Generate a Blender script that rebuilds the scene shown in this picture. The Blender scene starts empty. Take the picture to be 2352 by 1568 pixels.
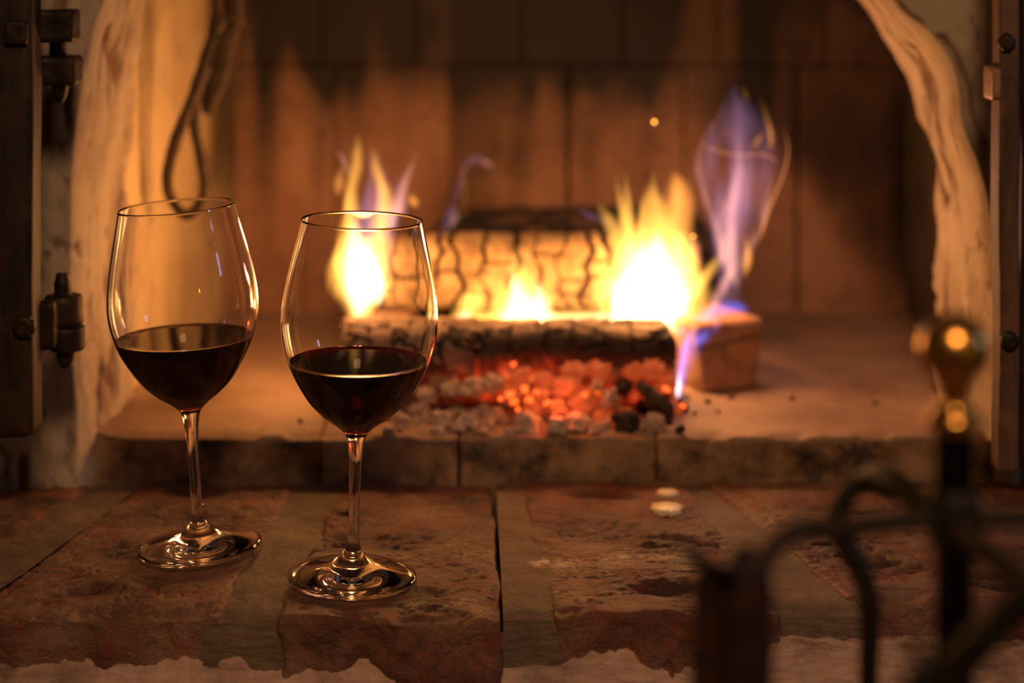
import bpy, bmesh, math, random
import numpy as np
from mathutils import Vector, Matrix
random.seed(7); RNG = np.random.RandomState(7)
S = bpy.context.scene
COL = S.collection
PI = math.pi
# ------------------------------------------------------------------ camera
F = 4300.0; H = 0.381; HY = -130.0            # focal length in px, eye height above the ledge, horizon row
cam_d = bpy.data.cameras.new('camera'); cam = bpy.data.objects.new('camera', cam_d); COL.objects.link(cam)
cam.location = (0, 0, H); cam.rotation_euler = (PI/2, 0, 0)
cam_d.sensor_width = 36; cam_d.sensor_fit = 'HORIZONTAL'; cam_d.lens = F/2352*36
cam_d.shift_y = -(784-HY)/2352
cam_d.clip_start = 0.02
cam_d.dof.use_dof = True; cam_d.dof.focus_distance = 1.13; cam_d.dof.aperture_fstop = 3.2
cam_d.dof.aperture_blades = 0
S.camera = cam
S.view_settings.view_transform = 'Standard'; S.view_settings.look = 'None'
S.view_settings.gamma = 1; S.view_settings.exposure = 0.0; S.view_settings.use_curve_mapping = False
cy = S.cycles
cy.use_denoising = True; cy.max_bounces = 14; cy.transmission_bounces = 14; cy.glossy_bounces = 6
cy.diffuse_bounces = 4; cy.transparent_max_bounces = 256; cy.volume_bounces = 0; cy.volume_step_rate = 1.0; cy.volume_max_steps = 256
cy.sample_clamp_indirect = 4.0; cy.blur_glossy = 0.3
cy.caustics_reflective = True; cy.caustics_refractive = True
# ------------------------------------------------------------------ world: a dim warm room
W = bpy.data.worlds.new('world'); S.world = W; W.use_nodes = True
bg = W.node_tree.nodes['Background']; bg.inputs[0].default_value = (1.0, 0.62, 0.34, 1); bg.inputs[1].default_value = 0.026
# ------------------------------------------------------------------ lights
def P(px, py, Y):
    return Vector(((px-1176)*Y/F, Y, H-(py-HY)*Y/F))
def light(name, kind, loc, power, color, size=0.03, rot=None, sy=None):
    d = bpy.data.lights.new(name, kind); o = bpy.data.objects.new(name, d); COL.objects.link(o)
    o.location = loc; d.energy = power; d.color = color
    if kind == 'POINT': d.shadow_soft_size = size
    if kind == 'AREA':
        d.size = size
        if sy: d.shape = 'RECTANGLE'; d.size_y = sy
    if rot is not None:
        o.rotation_euler = (Vector(rot)-Vector(loc)).to_track_quat('-Z', 'Y').to_euler()
    return o
FIRE = (1.0, 0.42, 0.115)
light('fire_light_left', 'POINT', P(835, 640, 1.475), 0.38, FIRE, 0.014)
light('fire_light_left_tip', 'POINT', P(835, 460, 1.465), 0.88, FIRE, 0.012)
light('fire_light_mid', 'POINT', P(1195, 690, 1.470), 0.26, FIRE, 0.010)
light('fire_light_right', 'POINT', P(1500, 640, 1.470), 0.46, FIRE, 0.016)
light('fire_light_right_tip', 'POINT', P(1500, 480, 1.460), 0.62, FIRE, 0.014)
light('fire_light_violet', 'POINT', P(1690, 400, 1.50), 0.28, (1.0, 0.5, 0.45), 0.02)
light('coal_light', 'POINT', P(1290, 905, 1.350), 0.05, (1, 0.16, 0.04), 0.006)
light('room_lamp_light', 'AREA', (0.10, -0.35, 1.25), 10.5, (1.0, 0.56, 0.31), 0.3, rot=(0.0, 1.2, 0))
light('small_lamp_light', 'POINT', (1.0, -0.45, 0.45), 1.0, (1.0, 0.62, 0.12), 0.03)
light('window_light', 'AREA', (1.5, 0.75, 0.62), 1.2, (0.35, 0.5, 1.0), 0.10, rot=(0.1, 1.1, 0.1), sy=0.16)

# ------------------------------------------------------------------ numpy noise
def _h(ix, iy, iz, s):
    n = (ix*374761393 + iy*668265263 + iz*2147483647 + s*1274126177) & 0xffffffff
    n = ((n ^ (n >> 13))*1274126177) & 0xffffffff
    n = ((n ^ (n >> 16))*2246822519) & 0xffffffff
    return ((n ^ (n >> 15)) & 0xffffff)/16777215.0
def vnoise(p, s=0):
    i = np.floor(p).astype(np.int64); f = p-i; f = f*f*(3-2*f); r = 0
    for a in (0, 1):
        for b in (0, 1):
            for c in (0, 1):
                w = (f[:, 0] if a else 1-f[:, 0])*(f[:, 1] if b else 1-f[:, 1])*(f[:, 2] if c else 1-f[:, 2])
                r = r+w*_h(i[:, 0]+a, i[:, 1]+b, i[:, 2]+c, s)
    return r*2-1
def fbm(p, s=0, o=4, g=0.5):
    p = np.asarray(p, float); r = 0; a = 1; t = 0
    for k in range(o):
        r = r+a*vnoise(p*(2.03**k)+k*7.31, s+k); t += a; a *= g
    return r/t
def cells(p, s=0, cheb=False):
    """distance to nearest cell edge (F2-F1) and a per-cell random number"""
    i = np.floor(p).astype(np.int64)
    f1 = np.full(len(p), 9.); f2 = f1.copy(); idn = np.zeros(len(p))
    for a in (-1, 0, 1):
        for b in (-1, 0, 1):
            for c in (-1, 0, 1):
                x, y, z = i[:, 0]+a, i[:, 1]+b, i[:, 2]+c
                q = np.stack([x+_h(x, y, z, s), y+_h(x, y, z, s+11), z+_h(x, y, z, s+23)], 1)
                d = (np.abs(q-p).max(1) if cheb else np.linalg.norm(q-p, axis=1)); near = d < f1
                f2 = np.where(near, f1, np.minimum(f2, d)); idn = np.where(near, _h(x, y, z, s+31), idn)
                f1 = np.where(near, d, f1)
    return f2-f1, idn
def sst(a, b, x):
    t = np.clip((x-a)/(b-a), 0, 1); return t*t*(3-2*t)
# ------------------------------------------------------------------ mesh helpers
def mesh(name, V, Q, mat=None, parent=None, attrs=None, smooth=True):
    me = bpy.data.meshes.new(name)
    V = np.asarray(V, np.float32)
    me.from_pydata(V.tolist() if len(V) < 5000 else V, [], Q.tolist() if isinstance(Q, np.ndarray) else Q)
    me.update()
    if smooth: me.polygons.foreach_set('use_smooth', [True]*len(me.polygons))
    if attrs:
        for k, v in attrs.items():
            a = me.attributes.new(k, 'FLOAT', 'POINT'); a.data.foreach_set('value', np.asarray(v, np.float32))
    if mat: me.materials.append(mat)
    o = bpy.data.objects.new(name, me); COL.objects.link(o)
    if parent is not None: o.parent = parent
    return o
def empty(name, loc=(0, 0, 0)):
    o = bpy.data.objects.new(name, None); COL.objects.link(o); o.location = loc; o.empty_display_size = 0.02
    return o
def tag(o, label=None, cat=None, group=None, kind=None):
    if label: o['label'] = label
    if cat: o['category'] = cat
    if group: o['group'] = group
    if kind: o['kind'] = kind
    return o
def under(o, parent):
    """parent keeping the world place (parents here are only translated)"""
    o.parent = parent; o.location = Vector(o.location)-Vector(parent.location); return o
def roundbox(h, seg, r):
    """welded rounded box surface: half sizes, segments, radius -> verts, normals, quads"""
    h = np.array(h, float); seg = list(seg); Vs = []; Qs = []; n0 = 0
    for ax in range(3):
        u, v = (ax+1) % 3, (ax+2) % 3
        for sg in (-1, 1):
            a = np.linspace(-1, 1, seg[u]+1)*h[u]; b = np.linspace(-1, 1, seg[v]+1)*h[v]
            A, B = np.meshgrid(a, b, indexing='ij'); p = np.zeros((A.size, 3))
            p[:, u] = A.ravel(); p[:, v] = B.ravel(); p[:, ax] = sg*h[ax]; Vs.append(p)
            nu, nv = seg[u]+1, seg[v]+1; I = np.arange(nu*nv).reshape(nu, nv)+n0
            q = np.stack([I[:-1, :-1], I[1:, :-1], I[1:, 1:], I[:-1, 1:]], -1).reshape(-1, 4)
            Qs.append(q if sg > 0 else q[:, ::-1]); n0 += nu*nv
    V = np.concatenate(Vs); Q = np.concatenate(Qs)
    K = np.round(V*1e6).astype(np.int64)
    _, first, inv = np.unique(K, axis=0, return_index=True, return_inverse=True)
    V = V[first]; Q = inv.ravel()[Q]
    r = np.minimum(r, h*0.999)
    c = np.clip(V, -(h-r), h-r); d = (V-c)/r; L = np.linalg.norm(d, axis=1, keepdims=True)
    N = d/L; P_ = c+r*N
    return P_, N, Q
def grid_quads(nu, nv, wrap=False):
    I = np.arange(nu*nv).reshape(nu, nv)
    if wrap: I = np.concatenate([I, I[:, :1]], 1)
    return np.stack([I[:-1, :-1], I[1:, :-1], I[1:, 1:], I[:-1, 1:]], -1).reshape(-1, 4)
def crom(pts, n):
    pts = np.asarray(pts, float)
    if len(pts) == 2: t = np.linspace(0, 1, n)[:, None]; return pts[0]*(1-t)+pts[1]*t
    p = np.concatenate([[2*pts[0]-pts[1]], pts, [2*pts[-1]-pts[-2]]]); m = len(pts)-1
    L = np.concatenate([[0], np.cumsum(np.linalg.norm(np.diff(pts[:, :3] if pts.shape[1] > 3 else pts, axis=0), axis=1))]); L /= L[-1]
    out = []
    for t in np.linspace(0, 1, n):
        k = min(int(np.searchsorted(L, t, side='right')-1), m-1); f = (t-L[k])/(L[k+1]-L[k]+1e-12)
        a, b, c, d = p[k], p[k+1], p[k+2], p[k+3]
        out.append(0.5*((2*b)+(c-a)*f+(2*a-5*b+4*c-d)*f*f+(3*b-3*c+d-a)*f**3))
    return np.array(out)
def tube(name, pts, rad, mat, parent=None, n=40, k=14, flat=(1, 1), up=(0, 1, 0), smooth_pts=True, wob=0):
    """sweep; rad a number or list per control point; flat = scale across / along 'up'"""
    pts = [tuple(p) for p in pts]; rads = rad if isinstance(rad, (list, tuple)) else [rad]*len(pts)
    C4 = np.array([list(p)+[r] for p, r in zip(pts, rads)], float)
    C = crom(C4, n) if smooth_pts else C4
    C[:, 3] = np.maximum(C[:, 3], 1e-5); c = C[:, :3]; n = len(C)
    T = np.gradient(c, axis=0); T /= np.linalg.norm(T, axis=1, keepdims=True)+1e-12
    U = np.tile(np.array(up, float), (n, 1)); U -= (U*T).sum(1, keepdims=True)*T; U /= np.linalg.norm(U, axis=1, keepdims=True)+1e-12
    X = np.cross(T, U); th = np.arange(k)*2*PI/k
    V = c[:, None, :]+C[:, 3][:, None, None]*(np.cos(th)[None, :, None]*X[:, None, :]*flat[0]+np.sin(th)[None, :, None]*U[:, None, :]*flat[1])
    V = V.reshape(-1, 3); Q = grid_quads(n, k, True).tolist()
    if wob: V = V+wob*np.stack([fbm(V*120, 3, 2), fbm(V*120, 5, 2), fbm(V*120, 9, 2)], 1)
    Q.append(list(range(k))[::-1]); Q.append(list(range((n-1)*k, n*k)))

    return mesh(name, V, Q, mat, parent)
def lathe(name, prof, mat, parent=None, n=64, close=False):
    prof = np.array(prof, float); m = len(prof); th = np.arange(n)*2*PI/n
    V = np.stack([prof[:, 0][:, None]*np.cos(th), prof[:, 0][:, None]*np.sin(th), np.repeat(prof[:, 1][:, None], n, 1)], -1).reshape(-1, 3)
    Q = grid_quads(m, n, True)
    if not close: Q = Q[:, ::-1]
    return mesh(name, V, Q.tolist(), mat, parent)
# ------------------------------------------------------------------ materials
class M:
    def __init__(s, name):
        s.m = bpy.data.materials.new(name); s.m.use_nodes = True; s.t = s.m.node_tree; s.t.nodes.clear()
        s.out = s.t.nodes.new('ShaderNodeOutputMaterial')
    def n(s, typ, **kw):
        x = s.t.nodes.new('ShaderNode'+typ)
        for k, v in kw.items():
            if k.startswith('i_'):
                key = k[2:].replace('_', ' '); x.inputs[int(key) if key.isdigit() else key].default_value = v
            else: setattr(x, k, v)
        return x
    def l(s, a, b): s.t.links.new(a, b)
    def bsdf(s, **kw):
        b = s.n('BsdfPrincipled')
        for k, v in kw.items():
            i = b.inputs[k.replace('_', ' ')]
            if isinstance(v, bpy.types.NodeSocket): s.l(v, i)
            else: i.default_value = v
        s.l(b.outputs[0], s.out.inputs[0]); return b
    def obj(s, scale=(1, 1, 1)):
        tc = s.n('TexCoord'); mp = s.n('Mapping'); s.l(tc.outputs['Object'], mp.inputs[0]); mp.inputs['Scale'].default_value = scale
        return mp.outputs[0]
    def noise(s, vec, scale, detail=4, rough=0.55, out=0):
        x = s.n('TexNoise'); s.l(vec, x.inputs['Vector']); x.inputs['Scale'].default_value = scale
        x.inputs['Detail'].default_value = detail; x.inputs['Roughness'].default_value = rough; return x.outputs[out]
    def ramp(s, fac, stops, interp='LINEAR'):
        r = s.n('ValToRGB'); s.l(fac, r.inputs[0]); cr = r.color_ramp; cr.interpolation = interp
        while len(cr.elements) > 1: cr.elements.remove(cr.elements[-1])
        cr.elements[0].position = stops[0][0]; cr.elements[0].color = c4(stops[0][1])
        for p, c in stops[1:]: cr.elements.new(p).color = c4(c)
        return r.outputs[0]
    def mix(s, fac, a, b, mode='MIX'):
        x = s.n('Mix', data_type='RGBA', blend_type=mode)
        for v, i in ((fac, 0), (a, 6), (b, 7)):
            if isinstance(v, bpy.types.NodeSocket): s.l(v, x.inputs[i])
            else: x.inputs[i].default_value = v if i == 0 else c4(v)
        return x.outputs[2]
    def math(s, op, a, b=0.0):
        x = s.n('Math', operation=op)
        for v, i in ((a, 0), (b, 1)):
            if isinstance(v, bpy.types.NodeSocket): s.l(v, x.inputs[i])
            else: x.inputs[i].default_value = v
        return x.outputs[0]
    def attr(s, name):
        a = s.n('Attribute'); a.attribute_name = name; return a.outputs['Fac']
    def bump(s, h, strength=0.5, dist=0.002):
        b = s.n('Bump'); s.l(h, b.inputs['Height']); b.inputs['Strength'].default_value = strength; b.inputs['Distance'].default_value = dist
        return b.outputs[0]
def c4(c):
    if isinstance(c, (int, float)): return (c, c, c, 1)
    return tuple(c) if len(c) == 4 else (c[0], c[1], c[2], 1)

def mat_brick():
    m = M('old_brick'); v = m.obj()
    n1 = m.noise(v, 14, 6, 0.65); n2 = m.noise(v, 45, 5, 0.7); n3 = m.noise(v, 300, 4, 0.6)
    c = m.ramp(n1, [(0.32, (0.05, 0.028, 0.016)), (0.45, (0.16, 0.066, 0.035)), (0.55, (0.27, 0.125, 0.068)), (0.66, (0.33, 0.20, 0.12))])
    red = m.ramp(n2, [(0.50, 0), (0.62, 1)])
    c = m.mix(m.math('MULTIPLY', red, 0.65), c, (0.30, 0.065, 0.03))
    dust = m.ramp(m.noise(v, 22, 6, 0.7), [(0.52, 0), (0.66, 1)])
    c = m.mix(m.math('MULTIPLY', dust, 0.55), c, (0.30, 0.21, 0.13))
    c = m.mix(m.attr('pit'), c, (0.035, 0.02, 0.012))
    pale = m.attr('pale'); pn = m.ramp(m.noise(v, 160, 5, 0.7), [(0.45, 0), (0.55, 1)])
    c = m.mix(m.math('MULTIPLY', pale, pn), c, (0.72, 0.55, 0.36))
    h = m.math('ADD', m.math('MULTIPLY', n3, 0.8), m.math('ADD', m.math('MULTIPLY', m.noise(v, 900, 3), 0.5), m.math('MULTIPLY', m.noise(m.obj((1, 2.2, 1)), 110, 6, 0.7), 2.2)))
    m.bsdf(Base_Color=c, Roughness=m.ramp(n2, [(0.3, 0.38), (0.7, 0.7)]), Normal=m.bump(h, 0.9, 0.0022), Specular_IOR_Level=0.5)
    return m.m
def mat_mortar(name='lime_mortar', base=(0.155, 0.100, 0.058), dark=(0.075, 0.048, 0.028), pale=(0.24, 0.165, 0.10)):
    m = M(name); v = m.obj(); n1 = m.noise(v, 18, 6, 0.65); n2 = m.noise(v, 400, 4, 0.6); n3 = m.noise(m.obj((1, 1, 5)), 60, 4)
    c = m.ramp(n1, [(0.3, dark), (0.5, base), (0.72, pale)])
    c = m.mix(0.25, c, m.ramp(n3, [(0.35, dark), (0.65, pale)]))
    pale_ = m.math('MULTIPLY', m.attr('pale'), m.ramp(m.noise(v, 160, 5, 0.7), [(0.45, 0), (0.55, 1)]))
    c = m.mix(pale_, c, (0.72, 0.55, 0.36))
    h = m.math('ADD', m.math('MULTIPLY', n2, 0.6), n3)
    m.bsdf(Base_Color=c, Roughness=0.72, Normal=m.bump(h, 0.9, 0.0018)); return m.m
def mat_plaster(name, pale=(0.50, 0.40, 0.26), mid=(0.36, 0.255, 0.17), stain=(0.16, 0.08, 0.045)):
    m = M(name); v = m.obj((1, 1, 0.45)); n1 = m.noise(v, 22, 6, 0.65); n2 = m.noise(v, 90, 5, 0.65); n3 = m.noise(m.obj(), 500, 3)
    c = m.ramp(n1, [(0.34, mid), (0.55, pale), (0.8, pale)])
    sp = m.ramp(n2, [(0.30, 0.7), (0.40, 0)])
    c = m.mix(sp, c, stain)
    c = m.mix(m.attr('crack'), c, stain)
    c = m.mix(m.attr('soot'), c, (0.018, 0.012, 0.009))
    h = m.math('ADD', m.math('MULTIPLY', n2, 2.0), m.math('MULTIPLY', n3, 0.4))
    m.bsdf(Base_Color=c, Roughness=0.85, Normal=m.bump(h, 0.5, 0.002)); return m.m
def mat_fireback():
    m = M('sooty_firebrick'); v = m.obj(); n1 = m.noise(v, 9, 6, 0.6); n2 = m.noise(v, 60, 5, 0.65)
    c = m.ramp(n1, [(0.32, (0.20, 0.098, 0.052)), (0.55, (0.40, 0.205, 0.112)), (0.75, (0.52, 0.29, 0.17))])
    c = m.mix(m.ramp(n2, [(0.34, 0.5), (0.44, 0)]), c, (0.07, 0.035, 0.02))
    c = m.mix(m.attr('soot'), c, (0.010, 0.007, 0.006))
    m.bsdf(Base_Color=c, Roughness=0.8, Normal=m.bump(n2, 0.5, 0.002)); return m.m
def mat_hearth():
    m = M('hearth_stone'); v = m.obj(); n1 = m.noise(v, 10, 6, 0.6); n2 = m.noise(v, 70, 5, 0.65); n3 = m.noise(v, 600, 3)
    c = m.ramp(n1, [(0.32, (0.21, 0.125, 0.08)), (0.52, (0.34, 0.21, 0.135)), (0.75, (0.43, 0.29, 0.19))])
    c = m.mix(m.ramp(n2, [(0.33, 0.5), (0.42, 0)]), c, (0.13, 0.075, 0.05))
    side = m.attr('side'); cs = m.ramp(m.noise(v, 30, 6, 0.7), [(0.36, (0.04, 0.028, 0.018)), (0.48, (0.22, 0.125, 0.062)), (0.62, (0.40, 0.245, 0.13))])
    c = m.mix(side, c, cs)
    m.bsdf(Base_Color=c, Roughness=0.75, Normal=m.bump(m.math('ADD', n2, m.math('MULTIPLY', n3, 0.3)), 0.45, 0.0015)); return m.m
def mat_dull(name, c, rust):
    m = M(name); n1 = m.noise(m.obj(), 60, 5, 0.6); m.bsdf(Base_Color=m.ramp(n1, [(0.42, c), (0.68, rust)]), Metallic=0.0, Roughness=0.6, Specular_IOR_Level=0.3); return m.m
def mat_iron(name='wrought_iron', c=(0.022, 0.016, 0.010), rough=0.55, metal=0.5, rust=(0.06, 0.030, 0.014)):
    m = M(name); v = m.obj(); n1 = m.noise(v, 60, 5, 0.6); n2 = m.noise(v, 300, 3)
    col = m.ramp(n1, [(0.42, c), (0.68, rust)])
    m.bsdf(Base_Color=col, Metallic=metal, Roughness=m.ramp(n2, [(0.3, rough-0.12), (0.7, rough+0.15)]), Normal=m.bump(n1, 0.35, 0.001)); return m.m
def mat_door(name, dark=(0.022, 0.012, 0.007), mid=(0.085, 0.042, 0.022)):
    m = M(name); v = m.obj((1, 1, 0.12)); n1 = m.noise(v, 70, 6, 0.65); n2 = m.noise(m.obj(), 40, 4)
    c = m.ramp(n1, [(0.38, dark), (0.62, mid)]); c = m.mix(m.ramp(n2, [(0.5, 0), (0.7, 0.6)]), c, (mid[0]*1.6, mid[1]*1.4, mid[2]*1.3))
    m.bsdf(Base_Color=c, Roughness=0.6, Normal=m.bump(n1, 0.6, 0.0015), Specular_IOR_Level=0.4); return m.m
def mat_log(name, ash, char, ember=0.0, grain=(0.25, 1, 1)):
    m = M(name); v = m.obj(); vs = m.obj(grain); n1 = m.noise(vs, 90, 5, 0.65); n2 = m.noise(v, 35, 5, 0.6)
    a = m.mix(m.ramp(n1, [(0.3, 0.75), (0.55, 0)]), ash, (ash[0]*0.35, ash[1]*0.28, ash[2]*0.22))
    c = m.mix(m.attr('char'), a, char)
    kw = {}
    if ember:
        g = m.attr('glow'); nn = m.ramp(m.noise(v, 150, 4, 0.7), [(0.36, 0.25), (0.62, 1.0)])
        gl = m.math('MULTIPLY', g, nn)
        kw = dict(Emission_Color=m.ramp(gl, [(0.0, (0.6, 0.02, 0.004)), (0.45, (1, 0.07, 0.012)), (0.8, (1, 0.24, 0.02)), (1, (1, 0.5, 0.06))]),
                  Emission_Strength=m.math('MULTIPLY', gl, ember))
    m.bsdf(Base_Color=c, Roughness=0.85, Normal=m.bump(m.math('ADD', n1, n2), 0.5, 0.0015), **kw); return m.m
def mat_plain(name, col, rough=0.5, metal=0.0, **kw):
    m = M(name); m.bsdf(Base_Color=c4(col), Roughness=rough, Metallic=metal, **kw); return m.m
def mat_glass():
    m = M('clear_glass'); g = m.n('BsdfGlass', i_IOR=1.5, i_Roughness=0.0); m.l(g.outputs[0], m.out.inputs[0]); return m.m
def mat_wine():
    m = M('red_wine'); g = m.n('BsdfGlass', i_IOR=1.34, i_Roughness=0.0); m.l(g.outputs[0], m.out.inputs[0])
    a = m.n('VolumeAbsorption', i_Color=(0.92, 0.0, 0.03, 1), i_Density=1700); m.l(a.outputs[0], m.out.inputs[1]); return m.m
def mat_flame(name, col, s, hetero=0, scale=40):
    m = M(name); e = m.n('Emission', i_Color=c4(col), i_Strength=s); m.l(e.outputs[0], m.out.inputs[1])
    if hetero:
        n = m.noise(m.obj((1, 1, 0.35)), scale, 3, 0.5)
        r = m.ramp(n, [(0.40, 0.12), (0.62, 1.6)]); m.l(m.math('MULTIPLY', r, s), e.inputs['Strength'])
    return m.m

BRICK = mat_brick(); MORTAR = mat_mortar()
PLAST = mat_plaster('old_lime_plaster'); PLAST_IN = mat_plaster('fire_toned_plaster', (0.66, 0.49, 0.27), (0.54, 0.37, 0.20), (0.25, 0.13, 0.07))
RENDER = mat_mortar('flaking_render', (0.56, 0.36, 0.25), (0.16, 0.085, 0.055), (0.70, 0.49, 0.35))
FBACK = mat_fireback(); HEARTH = mat_hearth()
IRON = mat_iron(); IRON_STAND = mat_dull('black_iron', (0.014, 0.010, 0.007), (0.032, 0.021, 0.011))
GLASS = mat_glass(); WINE = mat_wine()
BRASS = mat_plain('polished_brass', (0.86, 0.47, 0.11), 0.26, 1.0)

# ================================================================== THE SETTING
# ---- arched front wall of rough plaster, one swept surface
def arch_edges():
    L = [(192, 1135), (190, 1075), (190, 980), (178, 800), (172, 620), (178, 366), (212, 110), (250, 0)]
    R = [(2050, 0), (2150, 105), (2187, 190), (2200, 290), (2236, 393), (2271, 526), (2292, 640), (2300, 800), (2300, 1000), (2302, 1135)]
    Yf = 1.32
    f = [P(a, b, Yf) for a, b in L]+[Vector((-.262, Yf, .44)), Vector((-.19, Yf, .535)), Vector((-.05, Yf, .58)), Vector((.10, Yf, .525)), Vector((.205, Yf, .43))]+[P(a, b, Yf) for a, b in R]
    L = [(292, 1060), (292, 990), (300, 920), (292, 770), (287, 600), (296, 420), (322, 200), (342, 0)]
    R = [(1972, 0), (2040, 90), (2090, 190), (2118, 290), (2146, 390), (2152, 500), (2152, 620), (2153, 760), (2155, 930), (2156, 1060)]
    Yb = 1.45
    b = [P(a, c, Yb) for a, c in L]+[Vector((-.268, Yb, .43)), Vector((-.19, Yb, .515)), Vector((-.05, Yb, .55)), Vector((.09, Yb, .50)), Vector((.19, Yb, .42))]+[P(a, c, Yb) for a, c in R]
    return f, b
fE, bE = arch_edges()
NT = 560
fC = crom([tuple(v) for v in fE], NT); bC = crom([tuple(v) for v in bE], NT)
def build_front_wall():
    cen = np.array([0.0, 0, 0.12])
    rows = []; us = []
    d = fC-cen; d[:, 1] = 0; low = fC[:, 2] < 0.12; d[low, 2] = 0; d /= np.linalg.norm(d, axis=1, keepdims=True)
    so = np.array([0.6, 0.4, 0.28, 0.2]+list(np.linspace(0.15, 0.006, 60)))
    for s in so: rows.append(fC+d*s); us.append(-s)
    nI = 70
    for k in range(nI):
        t = k/(nI-1); p = fC*(1-t)+bC*t
        bulge = math.sin(PI*t)*0.004
        p = p.copy(); p -= d*bulge
        if t < 0.12: p += d*0.004*(1-t/0.12)**2
        rows.append(p); us.append(t*0.13)
    for s in (0.004, 0.012, 0.03, 0.06, 0.12, 0.25): rows.append(bC+d*s+np.array([0, 0.006, 0])); us.append(0.13+s)
    G = np.stack(rows, 1)                       # NT x NU x 3
    U = np.tile(np.array(us)[None, :], (NT, 1))
    Tn = np.linspace(0, 1, NT)[:, None]*np.ones_like(U)
    V = G.reshape(-1, 3); nu = G.shape[1]
    dv = np.repeat(d[:, None, :], nu, 1).reshape(-1, 3)
    u = U.ravel(); t = Tn.ravel()
    front = sst(0.02, -0.02, u)[:, None]
    dirn = front*np.array([0, -1, 0])+(1-front)*(-dv)
    st = np.stack([t*14, u*45, u*0], 1)
    disp = 0.0045*fbm(V*18, 1, 4)+0.002*fbm(V*70, 5, 4)
    wav = fbm(np.stack([t*8, u*6, u*0], 1), 41, 3)*0.03
    ridge = np.abs(fbm(np.stack([t*9, (u+wav)*26, u*0], 1), 12, 4)); ridge2 = np.abs(fbm(np.stack([t*22, (u+wav)*40, u*0+7], 1), 14, 4))
    crack = sst(0.085, 0.02, ridge)*sst(0.0, 0.25, fbm(V*14+5, 17, 3)+0.22)
    crack = np.maximum(crack, 0.8*sst(0.05, 0.01, ridge2)*sst(0.0, 0.25, fbm(V*17+9, 19, 3)+0.05))
    disp = disp-0.005*crack+0.003*fbm(st, 21, 4)
    far = sst(0.3, 0.15, -u)
    lip = np.exp(-((u-0.13)/0.012)**2)
    disp = disp+lip*(0.006*fbm(np.stack([t*60, t*0, u*0], 1), 33, 3))
    V = V+dirn*(disp*far)[:, None]
    brown = sst(-0.12, 0.25, fbm(np.stack([t*7, (u+wav)*22, u*0+3], 1), 51, 3)-0.22)
    soot = 0.0*u+sst(0.35, 0.6, V[:, 2])*0.8
    o = mesh('wall_front', V, grid_quads(NT, nu)[:, ::-1], PLAST, None, {'crack': np.clip(crack*0.9+0.5*brown, 0, 1), 'soot': soot})
    tag(o, kind='structure'); return o
build_front_wall()
# ---- inner side walls and back wall
def side_wall(name, x0, y0, x1, y1, z0, z1, sgn, sootf, mat):
    nu, nv = 120, 200
    a = np.linspace(0, 1, nu); b = np.linspace(0, 1, nv); A, B = np.meshgrid(a, b, indexing='ij'); A = A.ravel(); B = B.ravel()
    V = np.stack([x0+(x1-x0)*A, y0+(y1-y0)*A, z0+(z1-z0)*B], 1)
    n = 0.003*fbm(V*12, 71, 4)+0.0012*fbm(V*60, 75, 3); V[:, 0] += sgn*n
    Q = grid_quads(nu, nv)
    if sgn < 0: Q = Q[:, ::-1]
    # give it thickness
    V2 = V.copy(); V2[:, 0] -= sgn*0.03; Q2 = Q[:, ::-1]+len(V)
    soot = sootf(V); crack = sst(0.03, 0.0, np.abs(fbm(V*np.array([9, 9, 4]), 81, 4)))*0.35
    return tag(mesh(name, np.concatenate([V, V2]), np.concatenate([Q, Q2]), mat, None, {'soot': np.tile(soot, 2), 'crack': np.tile(crack, 2)}), kind='structure')
def soot_left(V):
    y, z = V[:, 1], V[:, 2]; nz = fbm(V*13, 91, 4)
    s = sst(1.655, 1.72, y+0.02*nz)*sst(1.80, 1.76, y)*sst(0.10, 0.20, z+0.05*nz)*0.80
    return np.clip(s+sst(0.30, 0.55, z+0.05*nz)*0.9+0.35*sst(0.5, 0.0, y*0+nz)*0, 0, 1)
side_wall('wall_left', -0.302, 1.452, -0.258, 1.80, 0.02, 0.80, 1, soot_left, PLAST_IN)
side_wall('wall_right', 0.372, 1.452, 0.374, 1.80, 0.02, 0.80, -1, lambda V: np.clip(0.93+0.1*fbm(V*20, 3, 3), 0, 1), PLAST_IN)
def sootline(x):
    return np.interp(x, [-.27, -.22, -.18, -.10, 0, .12, .22, .27, .31, .345, .38], [.285, .26, .215, .225, .235, .225, .19, .15, .105, .055, .02])
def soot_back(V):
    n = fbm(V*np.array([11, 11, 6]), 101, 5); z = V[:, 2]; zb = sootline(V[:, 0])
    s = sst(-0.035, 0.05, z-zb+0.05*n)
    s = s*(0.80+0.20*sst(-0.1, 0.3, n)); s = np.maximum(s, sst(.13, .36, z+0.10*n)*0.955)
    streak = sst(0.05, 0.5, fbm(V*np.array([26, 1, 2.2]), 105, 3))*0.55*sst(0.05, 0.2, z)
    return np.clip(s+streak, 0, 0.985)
wb = mesh('wall_back', *(lambda R: (R[0]+np.array([0.055, 1.815, 0.40]), R[2]))(roundbox((0.40, 0.022, 0.42), (40, 2, 40), 0.002)), FBACK, None)
a = wb.data.attributes.new('soot', 'FLOAT', 'POINT'); a.data.foreach_set('value', np.full(len(wb.data.vertices), 0.9, np.float32))
tag(wb, kind='structure')
def panel(xa, xb, za, zb, k):
    if k in (3, 5): xa += 0.0012
    if k in (2, 4): xb -= 0.0012
    h = ((xb-xa)/2, 0.012, (zb-za)/2); V, N, Q = roundbox(h, (max(8, int(h[0]*2/0.005)), 3, max(8, int(h[2]*2/0.005))), 0.0006)
    V = V+np.array([(xa+xb)/2, 1.789+RNG.uniform(-.0004, .0004), (za+zb)/2])
    V[:, 1] += N[:, 1]*0.0020*fbm(V*28, 200, 4)
    mesh('firebrick', V, Q, FBACK, wb, {'soot': soot_back(V)})
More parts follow.
